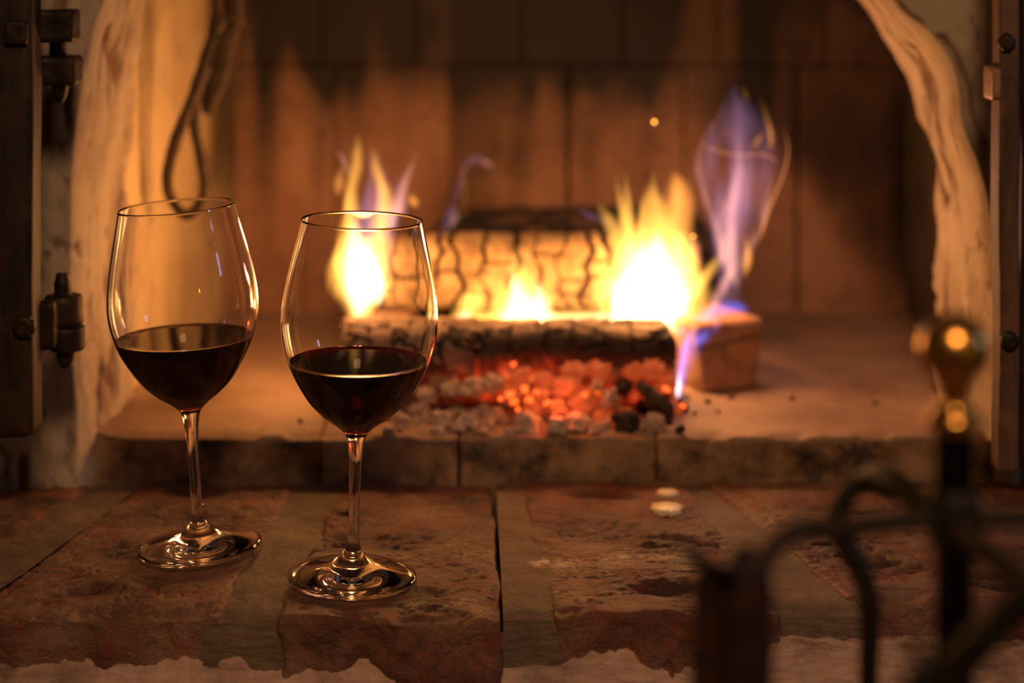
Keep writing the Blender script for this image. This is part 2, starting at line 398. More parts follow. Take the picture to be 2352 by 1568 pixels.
zr = P(0, 148, 1.778).z
lo = [P(p, 0, 1.778).x for p in (500, 770, 1035, 1305, 1572, 1832, 2100)]
hi = [P(p, 0, 1.778).x for p in (500, 738, 955, 1200, 1430, 1650, 1900, 2110)]
g = 0.00012
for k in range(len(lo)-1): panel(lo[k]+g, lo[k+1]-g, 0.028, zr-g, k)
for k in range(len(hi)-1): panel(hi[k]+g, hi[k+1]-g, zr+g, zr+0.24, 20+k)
V, N, Q = roundbox((0.5, 0.28, 0.015), (4, 4, 2), 0.003)
tag(mesh('ceiling', V+np.array([0.03, 1.60, 0.815]), Q, mat_plain('soot_black', (0.012, 0.009, 0.008), 0.9)), kind='structure')
# ---- room floor and the wall under the ledge
V, N, Q = roundbox((1.3, 1.3, 0.02), (6, 6, 1), 0.003)
tag(mesh('floor', V+np.array([0, 0.3, -0.47]), Q, mat_mortar('floor_tile', (0.16, 0.08, 0.05), (0.08, 0.04, 0.025), (0.22, 0.12, 0.08))), kind='structure')
def wall_below():
    nx, nz = 620, 150
    x = np.linspace(-0.62, 0.62, nx); v = np.linspace(0, 1, nz); X, Vv = np.meshgrid(x, v, indexing='ij'); X = X.ravel(); Vv = Vv.ravel()
    top = -0.0165+0.003*np.sin(X*9+1)+0.006*fbm(np.stack([X*45, X*0, X*0], 1), 3, 6, 0.65)
    s = Vv  # 0 back-top inside the brick face ... 1 bottom
    z = np.where(s < 0.7, top-(s/0.7)**1.2*0.06, top-0.06-(s-0.7)/0.3*0.37)
    y = 1.0725-0.0165*sst(0, 0.035, top-z)
    p = np.stack([X, y, z], 1); p[:, 1] -= (0.0045*fbm(p*45, 121, 5)+0.0025*fbm(p*14, 127, 3)+0.0012*fbm(p*220, 129, 3))
    o = mesh('wall_below', p, grid_quads(nx, nz), RENDER, None); tag(o, kind='structure'); return o
wall_below()
# ================================================================== BRICK LEDGE
ledge = tag(empty('brick_ledge', (0, 1.07, -0.06)), 'worn old red brick ledge with wide mortar joints in front of the fireplace', 'ledge')
LG = (-0.196, 1.176); RG = (-0.0958, 1.122)      # where the two glasses stand
CR = {  # craters: x, y, rx, ry, depth, ripple
 'A': [(P(470, 1118, 1).x*1.31, 1.312, .032, .012, .003, 1), (-.262, 1.115, .022, .014, .0045, 1), (-.20, 1.26, .05, .02, .0022, 1), (-.24, 1.19, .03, .02, .0012, 1)],
 'B': [(-.065, 1.205, .048, .026, .0042, 1), (-.050, 1.107, .014, .012, .0035, 0), (-.105, 1.255, .025, .012, .002, 1), (-.04, 1.288, .018, .008, .0025, 0), (-.115, 1.20, .02, .02, .003, 1)],
 'D': [(.062, 1.300, .026, .011, .0045, 0), (.050, 1.222, .034, .026, .0034, 1), (.095, 1.112, .028, .016, .0060, 1), (.10, 1.20, .05, .02, .0022, 1)],
 'E': [(.235, 1.155, .032, .020, .0045, 1), (.23, 1.27, .05, .02, .003, 1), (.30, 1.12, .03, .02, .0035, 1), (.20, 1.21, .03, .02, .002, 1)],
 'C': [(-.36, 1.2, .04, .03, .003, 1)], 'G': [(.42, 1.2, .03, .02, .003, 1)]}
def ledge_brick(key, fx0, fx1, bx0, bx1, y0, y1, top, slope, seed, drop=0.055, seg=(150, 200, 34)):
    h = np.array([1, 1, 1.0]); w = (fx1-fx0+bx1-bx0)/4; l = (y1-y0)/2; hh = drop/2
    V, N, Q = roundbox((w, l, hh), seg, 0.0045)
    s = (V[:, 1]+l)/(2*l); u = (V[:, 0]+w)/(2*w)
    # edge wander of the sides
    jag = 0.0055
    xl = fx0*(1-s)+bx0*s; xr = fx1*(1-s)+bx1*s
    z = V[:, 2]+top-hh; y = y0+(V[:, 1]+l)
    pl = np.stack([s*7, z*40, s*0], 1)
    xl = xl+jag*fbm(pl, seed, 4); xr = xr+jag*fbm(pl+9.3, seed+3, 4)
    x = xl+(xr-xl)*u
    y = y+sst(0.25, 0, s)*0.006*fbm(np.stack([x*35, z*45, z*0], 1), seed+5, 4)
    p = np.stack([x, y, z], 1)
    up = np.clip(N[:, 2], 0, 1); fr = np.clip(-N[:, 1], 0, 1)
    calm = 1-np.exp(-(((x-LG[0])/.045)**2+((y-LG[1])/.045)**2)**2)-np.exp(-(((x-RG[0])/.043)**2+((y-RG[1])/.043)**2)**2)
    calm = np.clip(calm, 0.12, 1)
    rip = fbm(np.stack([x*55, y*150, x*0], 1), seed+7, 5)
    dz = 0.0022*fbm(p*24, seed+9, 4)+0.0013*fbm(np.stack([x*80, y*190, x*0], 1), seed+11, 5, 0.65)-0.0012*sst(0.12, 0.0, np.abs(fbm(np.stack([x*45, y*120, x*0], 1), seed+13, 4)))
    pit = np.zeros(len(x))
    for cx, cyy, rx, ry, dp, rp in CR.get(key, []):
        e = np.sqrt(((x-cx)/rx)**2+((y-cyy)/ry)**2)+0.35*fbm(p*40, seed+int(cx*999) % 50, 3)
        k = sst(1.15, 0.45, e); dz = dz-dp*k+rp*k*0.0045*rip; pit = np.maximum(pit, k*0.35+0.5*k*sst(0.0, -0.4, rip)*rp)
    fl = sst(0.12, 0.5, fbm(np.stack([x*22, y*30, x*0], 1), seed+15, 3))   # flaked patches
    dz = dz-0.0016*fl
    # broken front edge
    chip = sst(0.10, 0.0, s)*sst(0.0, 0.45, fbm(np.stack([x*30, x*0, x*0], 1), seed+17, 3)); dz = dz-0.006*chip*up
    p[:, 2] += up*(dz*calm+slope*(x-(LG[0] if key == 'A' else RG[0] if key == 'B' else (fx0+fx1)/2)))
    p[:, 1] -= fr*(0.0022*fbm(p*60, seed+19, 4)+0.003*fbm(p*18, seed+21, 3))
    pale = np.zeros(len(x))
    if key == 'D':
        pale = np.exp(-(((x-.034)/.018)**2+((y-1.156)/.011)**2)**2)+0.7*np.exp(-(((x-.078)/.03)**2+((y-1.165)/.008)**2)**2)
    o = mesh('brick', p-np.array(ledge.location), Q, BRICK, ledge, {'pit': np.clip(pit*up, 0, 1), 'pale': np.clip(pale, 0, 1)*up})
    return o
ledge_brick('C', -.50, -.345, -.46, -.300, 1.075, 1.331, -.002, 0.0, 300, seg=(90, 130, 24))
ledge_brick('A', -.322, -.168, -.272, -.152, 1.068, 1.331, -.0022, 0.035, 320)
ledge_brick('B', -.133, -.0065, -.118, -.0135, 1.062, 1.331, -.0012, -0.018, 340)
ledge_brick('D', .0235, .156, .006, .122, 1.066, 1.331, -.001, 0.0, 360)
ledge_brick('E', .196, .345, .134, .300, 1.092, 1.331, -.001, 0.0, 380)
ledge_brick('G', .365, .50, .320, .46, 1.10, 1.331, -.001, 0.0, 400, seg=(90, 130, 24))
def ledge_mortar(fx0, fx1, bx0, bx1, top, seed, y0=1.068, name='mortar_joint'):
    nu, nv = 60, 200
    a = np.linspace(0, 1, nu); b = np.linspace(0, 1, nv); A, B = np.meshgrid(a, b, indexing='ij'); A = A.ravel(); B = B.ravel()
    # B: 0..0.2 front face going up, 0.2..1 top going back
    y = np.where(B < 0.22, y0, y0+(B-0.22)/0.78*(1.331-y0)); s = (y-y0)/(1.331-y0)
    z = np.where(B < 0.22, top-0.06*(1-B/0.22), top)
    rnd = np.exp(-((B-0.22)/0.03)**2); z = z-rnd*0.003; y = y+rnd*0.002
    x = (fx0*(1-s)+bx0*s)*(1-A)+(fx1*(1-s)+bx1*s)*A
    p = np.stack([x, y, z], 1); top_ = (B >= 0.22)
    d = 0.0016*fbm(p*30, seed, 4)+0.0008*fbm(p*110, seed+4, 3)
    p[:, 2] += np.where(top_, d, 0); p[:, 1] -= np.where(top_, 0, d*1.2)
    p2 = p.copy(); p2[:, 2] -= 0.012; p2[:, 1] += 0.008
    Q = grid_quads(nu, nv)
    pl = np.exp(-(((p[:, 0]-.024)/.014)**2+((p[:, 1]-1.157)/.010)**2)**2)*top_
    mesh(name, np.concatenate([p, p2])-np.array(ledge.location), np.concatenate([Q, Q[:, ::-1]+len(p)]), MORTAR, ledge, {'pale': np.concatenate([pl, pl*0])})
ledge_mortar(-.352, -.312, -.308, -.262, -.0045, 500, 1.078)
ledge_mortar(-.176, -.128, -.160, -.112, -.0035, 510, 1.066)
ledge_mortar(-.0050, .031, -.0115, .013, -.0022, 520, 1.067)
ledge_mortar(.148, .204, .114, .142, -.0030, 530, 1.075)
ledge_mortar(.335, .375, .292, .328, -.004, 540, 1.10)
# packed bed under the bricks so no light leaks through the crack
V, N, Q = roundbox((0.52, 0.128, 0.02), (4, 4, 2), 0.002)
mesh('mortar_bed', V+np.array([0, 1.215, -0.056])-np.array(ledge.location), Q, MORTAR, ledge)
# ================================================================== HEARTH
hearth = tag(empty('hearth', (0, 1.33, 0.0)), 'raised pale stone hearth under the fire, its chipped front edge showing', 'hearth')
HZ = 0.030
def slab(x0, x1, seed, y0=1.334):
    h = ((x1-x0)/2-0.0003, (1.80-y0)/2, 0.026)
    V, N, Q = roundbox(h, (max(20, int(h[0]*2/0.0022)), 150, 18), 0.0022)
    V = V+np.array([(x0+x1)/2, (y0+1.80)/2, HZ-0.026])
    up = np.clip(N[:, 2], 0, 1); fr = np.clip(-N[:, 1], 0, 1)
    bow = 0.055*np.clip(np.abs(V[:, 0]+0.0)-0.14, 0, 1)**1.2*(V[:, 0] < 0)
    fz = sst(1.5, 1.34, V[:, 1]); V[:, 1] += fz*bow*1.1
    V[:, 2] += up*(0.0014*fbm(V*20, 600, 4)+0.0005*fbm(V*90, 602, 3))
    rim = fz*fz*sst(-0.01, 0.03, V[:, 2])
    V[:, 1] += fr*(0.003*fbm(V*30, 603, 4)+0.0045*sst(0.1, 0.5, fbm(V*24, seed+5, 3)))
    V[:, 2] -= up*sst(1.352, 1.336, V[:, 1])*0.004*sst(0, 0.5, fbm(V*35, seed+9, 3)+0.2)
    side = sst(1.346, 1.338, V[:, 1]-fz*bow*1.1)*sst(HZ-0.0005, HZ-0.005, V[:, 2])
    return mesh('hearth_slab', V-np.array(hearth.location), Q, HEARTH, hearth, {'side': side})
for k, (x0, x1) in enumerate([(-.36, -.137), (-.137, -.0385), (-.0375, .103), (.103, .40)]):
    slab(x0, x1, 600+k*10, 1.334)
# ================================================================== LOGS
def log(name, loc, h, r, rotz=0, seg=(220, 30, 40), kind='char', mat=None, seed=0, attrsf=None, crackf=None, tilt=0, cell=(60, 60, 60), crackw=0.10, depth=0.004, cheb=False):
    V, N, Q = roundbox(h, seg, r)
    # uneven outline along the log
    V = V+N*(0.0035*fbm(V*np.array([14, 30, 30])+seed, seed, 3))[:, None]*np.array([0.5, 1, 1])
    q = V+0.004*np.stack([fbm(V*60, seed+4, 3), fbm(V*60, seed+5, 3), fbm(V*60, seed+6, 3)], 1)
    e, idn = cells(q*np.array(cell), seed+1, cheb)
    crk = sst(crackw, crackw*0.35, e) if crackf is None else crackf(V)
    V = V-N*(crk*depth)[:, None]+N*((idn-0.5)*0.0022*(1-crk))[:, None]+N*(0.0007*fbm(V*200, seed+9, 3))[:, None]
    at = attrsf(V, N, crk, idn) if attrsf else {'char': crk, 'glow': crk*0}
    o = mesh(name, V, Q, mat, None, at); o.location = loc; o.rotation_euler = (0, tilt, rotz); return o
M_FRONT = mat_log('charred_log_ash', (0.30, 0.19, 0.13), (0.018, 0.013, 0.010), 1.6)
M_BACK = mat_log('burning_log_ash', (0.40, 0.27, 0.14), (0.03, 0.018, 0.012), 1.0, (0.5, 1, 1))
M_DARK = mat_log('blackened_bark', (0.16, 0.08, 0.045), (0.012, 0.009, 0.008), 0.0, (0.2, 1, 1))
def at_front(V, N, crk, idn):
    x, z = V[:, 0], V[:, 2]; n = fbm(V*40, 801, 4)
    band = sst(-0.002, 0.006, z+0.005*n)*sst(0.030, 0.022, z+0.006*n)        # unburnt dark band beneath the top
    band = band*sst(-0.07, 0.0, x+0.03*n)
    hole = sst(0.55, 0.8, idn)*sst(0.015, -0.005, z)*sst(-0.03, 0.03, x)
    char = np.clip(crk+band*0.97+hole, 0, 1)
    gx = np.exp(-((x-0.018)/0.055)**2)+0.55*np.exp(-((x-0.108)/0.03)**2)
    low = sst(0.016, -0.008, z+0.004*n)
    gl = gx*low*(0.28+0.5*sst(0, 0.5, fbm(V*55, 803, 3))+0.9*crk*sst(-0.1, 0.3, n))*np.clip(-N[:, 1]+0.3, 0, 1)
    return {'char': np.clip(char-gl*0.6, 0, 1), 'glow': np.clip(gl, 0, 1)}
fl = log('front_log', (-.004, 1.437, 0.0605), (0.128, 0.034, 0.0290), 0.014, seg=(330, 60, 80), mat=M_FRONT, seed=11, attrsf=at_front, cell=(44, 50, 50), depth=0.005, crackw=0.12, cheb=True)
tag(fl, 'charred split log at the front of the fire with glowing ash-grey underside', 'log')
def cracks_back(V):
    """upright meandering shrinkage cracks with short cross cracks between them"""
    x, z = V[:, 0], V[:, 2]; rr = np.random.RandomState(5); c = np.zeros(len(x)); xs = np.sort(np.concatenate([np.arange(-.14, .15, .0215)+rr.uniform(-.005, .005, 14)]))
    wb_ = 0.0030*fbm(np.stack([z*55, x*12, V[:, 1]*40], 1), 61, 4)
    for k, xi in enumerate(xs):
        path = xi+wb_+0.0035*np.sin(z*90+k*2.1)+0.0025*np.sin(z*230+k)
        w = (0.0013+0.0020*rr.rand())*(0.55+0.9*np.clip(fbm(np.stack([z*60, z*0+k*3.7, z*0], 1), 63, 2)+0.4, 0, 1.2))
        c = np.maximum(c, sst(1.0, 0.45, np.abs(x-path)/w))
        if k < len(xs)-1:
            for q in range(rr.randint(1, 3)):
                zc = rr.uniform(-.022, .020); yy = zc+0.0020*fbm(np.stack([x*90, x*0+k+q, x*0], 1), 67, 3)
                inside = (x > path)*(x < xs[k+1]+wb_+.003)
                c = np.maximum(c, sst(1.0, 0.4, np.abs(z-yy)/(0.0008+0.0010*rr.rand()))*inside*(0.6+0.4*rr.rand()))
    fine = sst(0.05, 0.01, cells(V*np.array([70, 50, 60])+wb_[:, None]*60, 3, True)[0])*0.25
    return np.maximum(c, fine)
def at_back(V, N, crk, idn):
    x = V[:, 0]; n = fbm(V*30, 811, 3)
    dark = sst(0.062, 0.074, x+0.012*n)*(idn > 0.45)
    return {'char': np.clip(crk*1.0+dark*0.85, 0, 1), 'glow': crk*0}
bl = log('back_log', (.010, 1.546, 0.1115), (0.145, 0.028, 0.0285), 0.013, seg=(330, 56, 70), mat=M_BACK, seed=23, attrsf=at_back, crackf=cracks_back, cell=(38, 22, 24), depth=0.006, crackw=0.075, cheb=True)
tag(bl, 'split log lying across the back with crazed ashy face lit by flames', 'log')
rl = log('rear_log', (.052, 1.680, 0.0860), (0.130, 0.050, 0.0560), 0.04, seg=(200, 60, 60), mat=M_DARK, seed=37, cell=(35, 90, 90), depth=0.004, crackw=0.16,
         attrsf=lambda V, N, crk, idn: {'char': np.clip(0.35+crk+sst(0.3, 0.6, idn)*0.6-0.5*(idn > 0.85), 0, 1), 'glow': crk*0})
tag(rl, 'black charred round log at the rear, showing above the bright log', 'log')
# two short billets crossing under the back log
def billet(name, loc, h, rotz, mat, seed, lab, taper=0.0):
    V, N, Q = roundbox(h, (30, 60, 30), 0.005)
    V[:, 0] *= (1+taper*(V[:, 2]/h[2]))
    V = V+N*(0.0014*fbm(V*35, seed, 4))[:, None]
    crack = sst(0.0016, 0.0004, np.abs(V[:, 2]-0.010-0.12*V[:, 0]-0.002*fbm(V*60, 5, 3)))*sst(0.1, 0.6, -N[:, 1])
    V = V-N*(crack*0.002)[:, None]
    o = mesh(name, V, Q, mat, None, {'char': crack*0.8, 'glow': crack*0}); o.location = loc; o.rotation_euler = (0, 0, rotz)
    return tag(o, lab, 'log')
M_BILLET = mat_log('sawn_log_end', (0.36, 0.17, 0.085), (0.06, 0.03, 0.02), 0.0, (1, 0.4, 1))
b1 = billet('log_billet', (.145, 1.527, 0.0575), (0.0275, 0.066, 0.0275), 0.42, M_BILLET, 41, 'short split billet with clean brown sawn end at the right of the fire', 0.14)
b2 = billet('log_billet', (-.098, 1.545, 0.0570), (0.030, 0.070, 0.0270), -0.15, M_DARK, 47, 'short blackened billet under the left end of the bright back log')
# ================================================================== EMBERS
def ember_mat(name, ash, em, gcol):
    m = M(name); v = m.obj(); n1 = m.noise(v, 160, 5, 0.65)
    c = m.ramp(n1, [(0.34, (ash[0]*0.15, ash[1]*0.13, ash[2]*0.12)), (0.5, ash), (0.7, (ash[0]*1.25, ash[1]*1.25, ash[2]*1.2))])
    kw = {}
    if em:
        g = m.ramp(m.noise(v, 110, 4, 0.6), [(0.40, 0.08), (0.60, 1.0)])
        kw = dict(Emission_Color=m.ramp(m.noise(v, 90, 3, 0.6), [(0.40, (0.9, 0.035, 0.006)), (0.58, (1, 0.12, 0.015)), (0.70, gcol)]), Emission_Strength=m.math('MULTIPLY', g, em))
    m.bsdf(Base_Color=c, Roughness=0.9, Normal=m.bump(n1, 0.6, 0.002), **kw); return m.m
M_ASH = ember_mat('ash_coated_coal', (0.78, 0.60, 0.48), 0, None)
M_RED = ember_mat('glowing_coal', (0.42, 0.24, 0.19), 0.55, (1, 0.42, 0.05))
M_HOT = ember_mat('hottest_coal', (0.4, 0.2, 0.1), 4.0, (1, 0.62, 0.10))
M_BLK = ember_mat('black_charcoal', (0.045, 0.034, 0.026), 0, None)
def ember_mesh(seed):
    V, N, Q = roundbox((1, 0.85, 0.75), (7, 6, 6), 0.40)
    V = V+N*(0.55*fbm(V*1.5+seed*3.1, seed, 2))[:, None]
    e, idn = cells(V*1.5+seed, seed); V = V-N*(sst(0.2, 0.05, e)*0.16)[:, None]
    return V, Q
protoV = [ember_mesh(s) for s in range(8)]
EM = {}
def ember_data(k, mk, mat):
    key = (k, mk)
    if key not in EM:
        V, Q = protoV[k]; o = mesh('tmp', V, Q.tolist(), mat, smooth=False); EM[key] = o.data; bpy.data.objects.remove(o)
    return EM[key]
placed = []
KINDS = {'ash': (M_ASH, 'ash_coal', 'ash-grey coal lump in the ember bed before the front log', 'ash-grey coals lying before the front log'),
         'red': (M_RED, 'glowing_coal', 'red glowing coal lump heaped against the front log', 'red glowing coals against the front log'),
         'hot': (M_HOT, 'hot_coal', 'small orange-hot coal shining in the ember heap', 'orange-hot coals in the ember heap'),
         'blk': (M_BLK, 'charcoal_lump', 'black charcoal lump at the right side of the ember bed', 'black charcoal lumps in the ember bed')}
def ember(px, py, rpx, kind, Y=None, k=None, sq=(1, 1, 1), force=False):
    if Y is None: Y = 1509/(py+rpx*0.6+130)      # standing on the hearth
    r = rpx*Y/F; c = P(px, py, Y)
    if not force:
        for q, qr in placed:
            if (q-c).length < (r+qr)*0.80: return None
    placed.append((c, r)); mat, nm, lab, grp = KINDS[kind]
    kk = RNG.randint(8) if k is None else k
    o = bpy.data.objects.new(nm, ember_data(kk, kind, mat)); COL.objects.link(o)
    o.location = c; o.scale = (r*sq[0], r*sq[1], r*sq[2]); o.rotation_euler = (RNG.uniform(-.5, .5), RNG.uniform(-.5, .5), RNG.uniform(0, 6.28))
    return tag(o, lab, 'ember', grp)
# hand placed larger ones
for px, py, r, kd in [(960, 945, 24, 'ash'), (925, 968, 17, 'ash'), (1018, 965, 24, 'ash'), (1075, 968, 24, 'ash'), (1130, 958, 22, 'ash'), (1210, 972, 27, 'ash'),
                      (1285, 978, 24, 'ash'), (1330, 972, 26, 'ash'), (1440, 970, 28, 'blk'), (1505, 972, 22, 'ash'), (1160, 925, 18, 'ash'), (1100, 930, 16, 'ash'),
                      (1385, 960, 24, 'red'), (1480, 935, 20, 'blk'), (1045, 930, 18, 'ash'), (1550, 938, 19, 'red')]:
    o = ember(px, py, r, kd, force=True)
    ORD = {925: 'first', 1018: 'second', 1075: 'third', 1130: 'fourth', 1210: 'fifth', 1285: 'sixth', 1330: 'seventh', 1505: 'last'}
    if px in ORD: o['label'] = 'large ash-grey coal at the hearth edge, %s large one from the left' % ORD[px]; o['group'] = 'large coals along the hearth edge'
    elif px == 1440: o['label'] = 'large black charcoal lump at the hearth edge, right of the red coals'
    elif px == 1385: o['label'] = 'large red glowing coal low in the middle of the ember heap'
    elif px == 1550: o['label'] = 'large red coal at the right corner of the front log'
for px, py, r, kd, Y in [(1195, 868, 24, 'red', 1.386), (1250, 872, 22, 'red', 1.385), (1298, 890, 30, 'red', 1.378), (1318, 856, 26, 'red', 1.392), (1240, 905, 20, 'red', 1.372), (1340, 925, 28, 'red', 1.37),
                         (1375, 850, 26, 'red', 1.395), (1372, 885, 14, 'ash', 1.38), (1400, 915, 22, 'ash', 1.375), (1175, 905, 22, 'red', 1.378), (1455, 855, 24, 'red', 1.395), (1500, 850, 24, 'red', 1.395),
                         (1530, 885, 20, 'red', 1.39), (1432, 890, 20, 'blk', 1.385), (1280, 935, 20, 'red', 1.365), (1220, 935, 20, 'red', 1.365), (1140, 880, 22, 'ash', 1.386), (1085, 890, 26, 'ash', 1.386),
                         (1216, 917, 8, 'hot', 1.352), (1172, 905, 9, 'hot', 1.352), (1180, 836, 6, 'hot', 1.39), (1530, 893, 8, 'hot', 1.365), (1180, 922, 8, 'hot', 1.353), (1205, 892, 8, 'hot', 1.36), (1255, 925, 7, 'hot', 1.353), (1190, 940, 6, 'hot', 1.35), (1150, 915, 6, 'hot', 1.355), (1345, 905, 6, 'hot', 1.352), (1232, 900, 6, 'hot', 1.352), (1568, 932, 6, 'hot', 1.35), (1030, 895, 24, 'ash', 1.388), (980, 905, 20, 'ash', 1.388)]:
    ember(px, py, r, kd, Y, force=True)
tries = 0
while len(placed) < 125 and tries < 3000:
    tries += 1
    px = RNG.uniform(885, 1570); py = RNG.uniform(905, 992); r = RNG.uniform(7, 16)
    mid = math.exp(-((px-1300)/170)**2)
    if py < 945 and px < 1120: kd = 'ash'
    elif py < 955 and RNG.rand() < 0.75*mid+0.15: kd = 'red'
    elif px > 1400 and RNG.rand() < 0.5: kd = 'blk'
    else: kd = 'ash'
    ember(px, py, r, kd)
# little crumbs on the hearth to the right and left
for px, py, r in [(1625, 922, 7), (1596, 948, 5), (1680, 912, 6), (1650, 945, 4), (690, 968, 6), (745, 955, 5), (1820, 915, 6), (2010, 925, 5)]:
    o = ember(px, py, r, 'blk', force=True); o.name = 'charcoal_crumb'; tag(o, 'tiny black charcoal crumb lying alone on the hearth stone', 'charcoal', 'charcoal crumbs on the bare hearth')
st = tube('charred_stick', [P(1465, 885, 1.372), P(1490, 905, 1.368), P(1515, 925, 1.362), P(1545, 945, 1.356)], [.004, .006, .0065, .004], M_BLK, n=30, k=10, wob=0.003)
tag(st, 'short black charred stick slanting over the right end of coals', 'stick')
# ================================================================== FLAMES
FK = {'core': ((1.0, 0.80, 0.55), 200, 0.25), 'yel': ((1.0, 0.47, 0.075), 300, 0.45), 'org': ((1.0, 0.36, 0.06), 230, 0.5), 'pink': ((1.0, 0.44, 0.34), 210, 0.7), 'vio': ((0.66, 0.33, 0.60), 28.0, 1.2),
      'blue': ((0.10, 0.16, 1.0), 90, 1.1), 'jet': ((0.22, 0.28, 1.0), 300, 0.4), 'jetc': ((1.0, 0.85, 0.9), 1500, 0.2), 'fil': ((1.0, 0.36, 0.12), 380, 0.2)}
def flame_mat(kind, Cp, dep, root):
    """emission volume, soft across and fading to the tips; centre line, width and strength run along the tongue's own long axis"""
    col, s, streak = FK[kind]
    ax = 2 if np.all(np.diff(Cp[:, 2])*np.sign(Cp[-1, 2]-Cp[0, 2]) > 0) and np.ptp(Cp[:, 2]) > 0.35*np.ptp(Cp[:, 0]) else (0 if np.all(np.diff(Cp[:, 0])*np.sign(Cp[-1, 0]-Cp[0, 0]) > 0) else None)
    if ax is None: ax = 2
    ot = 0 if ax == 2 else 2
    C = Cp[np.argsort(Cp[:, ax])]; frac = np.linspace(0, 1, len(Cp)); frac = frac[np.argsort(Cp[:, ax])]
    a0, a1 = C[0, ax], C[-1, ax]; t = (C[:, ax]-a0)/(a1-a0)
    o0, o1 = C[:, ot].min()-1e-4, C[:, ot].max()+1e-4; wm = C[:, 3].max()
    m = M('flame_'+kind); tc = m.n('TexCoord'); tc.object = root; sp = m.n('SeparateXYZ'); m.l(tc.outputs['Object'], sp.inputs[0])
    A, O, Y = sp.outputs[ax], sp.outputs[ot], sp.outputs[1]
    T = m.math('DIVIDE', m.math('SUBTRACT', A, float(a0)), float(a1-a0))
    stops = []
    for x in np.linspace(0, 1, 18):
        fr = np.interp(x, t, frac); I = min(1, fr/0.08+0.3)*(1-sst(0.35, 1.0, fr)*0.55 if kind not in ('fil', 'core', 'blue') else 1)
        stops.append((float(x), (float((np.interp(x, t, C[:, ot])-o0)/(o1-o0)), float(np.interp(x, t, C[:, 3])/wm), float(I))))
    rp = m.ramp(T, stops); rs = m.n('SeparateColor'); m.l(rp, rs.inputs[0])
    cen = m.math('ADD', m.math('MULTIPLY', rs.outputs[0], float(o1-o0)), float(o0)); w = m.math('MAXIMUM', m.math('MULTIPLY', rs.outputs[1], float(wm)), 0.0004)
    sc = (1, 1, 0.22) if ax == 2 else (0.22, 1, 1)
    nz = m.n('TexNoise'); mp = m.n('Mapping'); m.l(tc.outputs['Object'], mp.inputs[0]); mp.inputs['Scale'].default_value = sc; m.l(mp.outputs[0], nz.inputs['Vector']); nz.inputs['Scale'].default_value = 55 if kind in ('vio', 'blue') else 95; nz.inputs['Detail'].default_value = 2
    nv = m.math('SUBTRACT', nz.outputs[0], 0.5)
    d = m.math('DIVIDE', m.math('ADD', m.math('SUBTRACT', O, cen), m.math('MULTIPLY', nv, float(wm*(1.0 if kind == 'vio' else 0.5)))), w)
    e = m.math('DIVIDE', m.math('SUBTRACT', Y, float(C[0, 1])), m.math('MULTIPLY', w, dep))
    q = m.math('SUBTRACT', 1.0, m.math('ADD', m.math('MULTIPLY', d, d), m.math('MULTIPLY', e, e)))
    q = m.math('MAXIMUM', q, 0.0)
    if kind == 'core': k = m.math('POWER', q, 1.0)
    else: k = m.math('POWER', q, 1.6)
    st = m.math('MAXIMUM', m.math('ADD', 1.0, m.math('MULTIPLY', nv, streak*5)), 0.02)
    s_ = m.math('MULTIPLY', m.math('MULTIPLY', k, st), m.math('MULTIPLY', rs.outputs[2], float(s)))
    em = m.n('Emission', i_Color=c4(col)); m.l(s_, em.inputs['Strength']); m.l(em.outputs[0], m.out.inputs[1])
    return m.m
NAMES = {'core': 'flame_core', 'yel': 'flame_tongue', 'org': 'flame_tongue', 'pink': 'flame_streak', 'vio': 'flame_haze', 'blue': 'flame_haze', 'jet': 'flame_tongue', 'jetc': 'flame_core', 'fil': 'flame_filament'}
def flame(label, base, Y, tongues):
    root = tag(empty('flame', P(base[0], base[1], Y)), label, 'flame', None)
    for t in tongues:
        kind, dY, pts = t[0], t[1], t[2]; dep = t[3] if len(t) > 3 else 0.5
        c = [P(a, b, Y+dY) for a, b, w in pts]; r = [w*(1.22 if kind in ('yel', 'org', 'pink') else 1.0)*(Y+dY)/F for a, b, w in pts]
        base_ = np.array(root.location)
        C4 = crom(np.array([list(p)+[q] for p, q in zip(c, r)]), 60)
        mt = flame_mat(kind, C4-np.array(list(base_)+[0]), dep, root)
        o = tube(NAMES[kind], c, [q*1.08+0.0004 for q in r], mt, None, n=max(24, len(pts)*8), k=20, flat=(1, dep))
        me = o.data; co = np.zeros(len(me.vertices)*3, np.float32); me.vertices.foreach_get('co', co); co = co.reshape(-1, 3)-np.array(root.location, np.float32)
        me.vertices.foreach_set('co', co.ravel()); o.parent = root
    return root
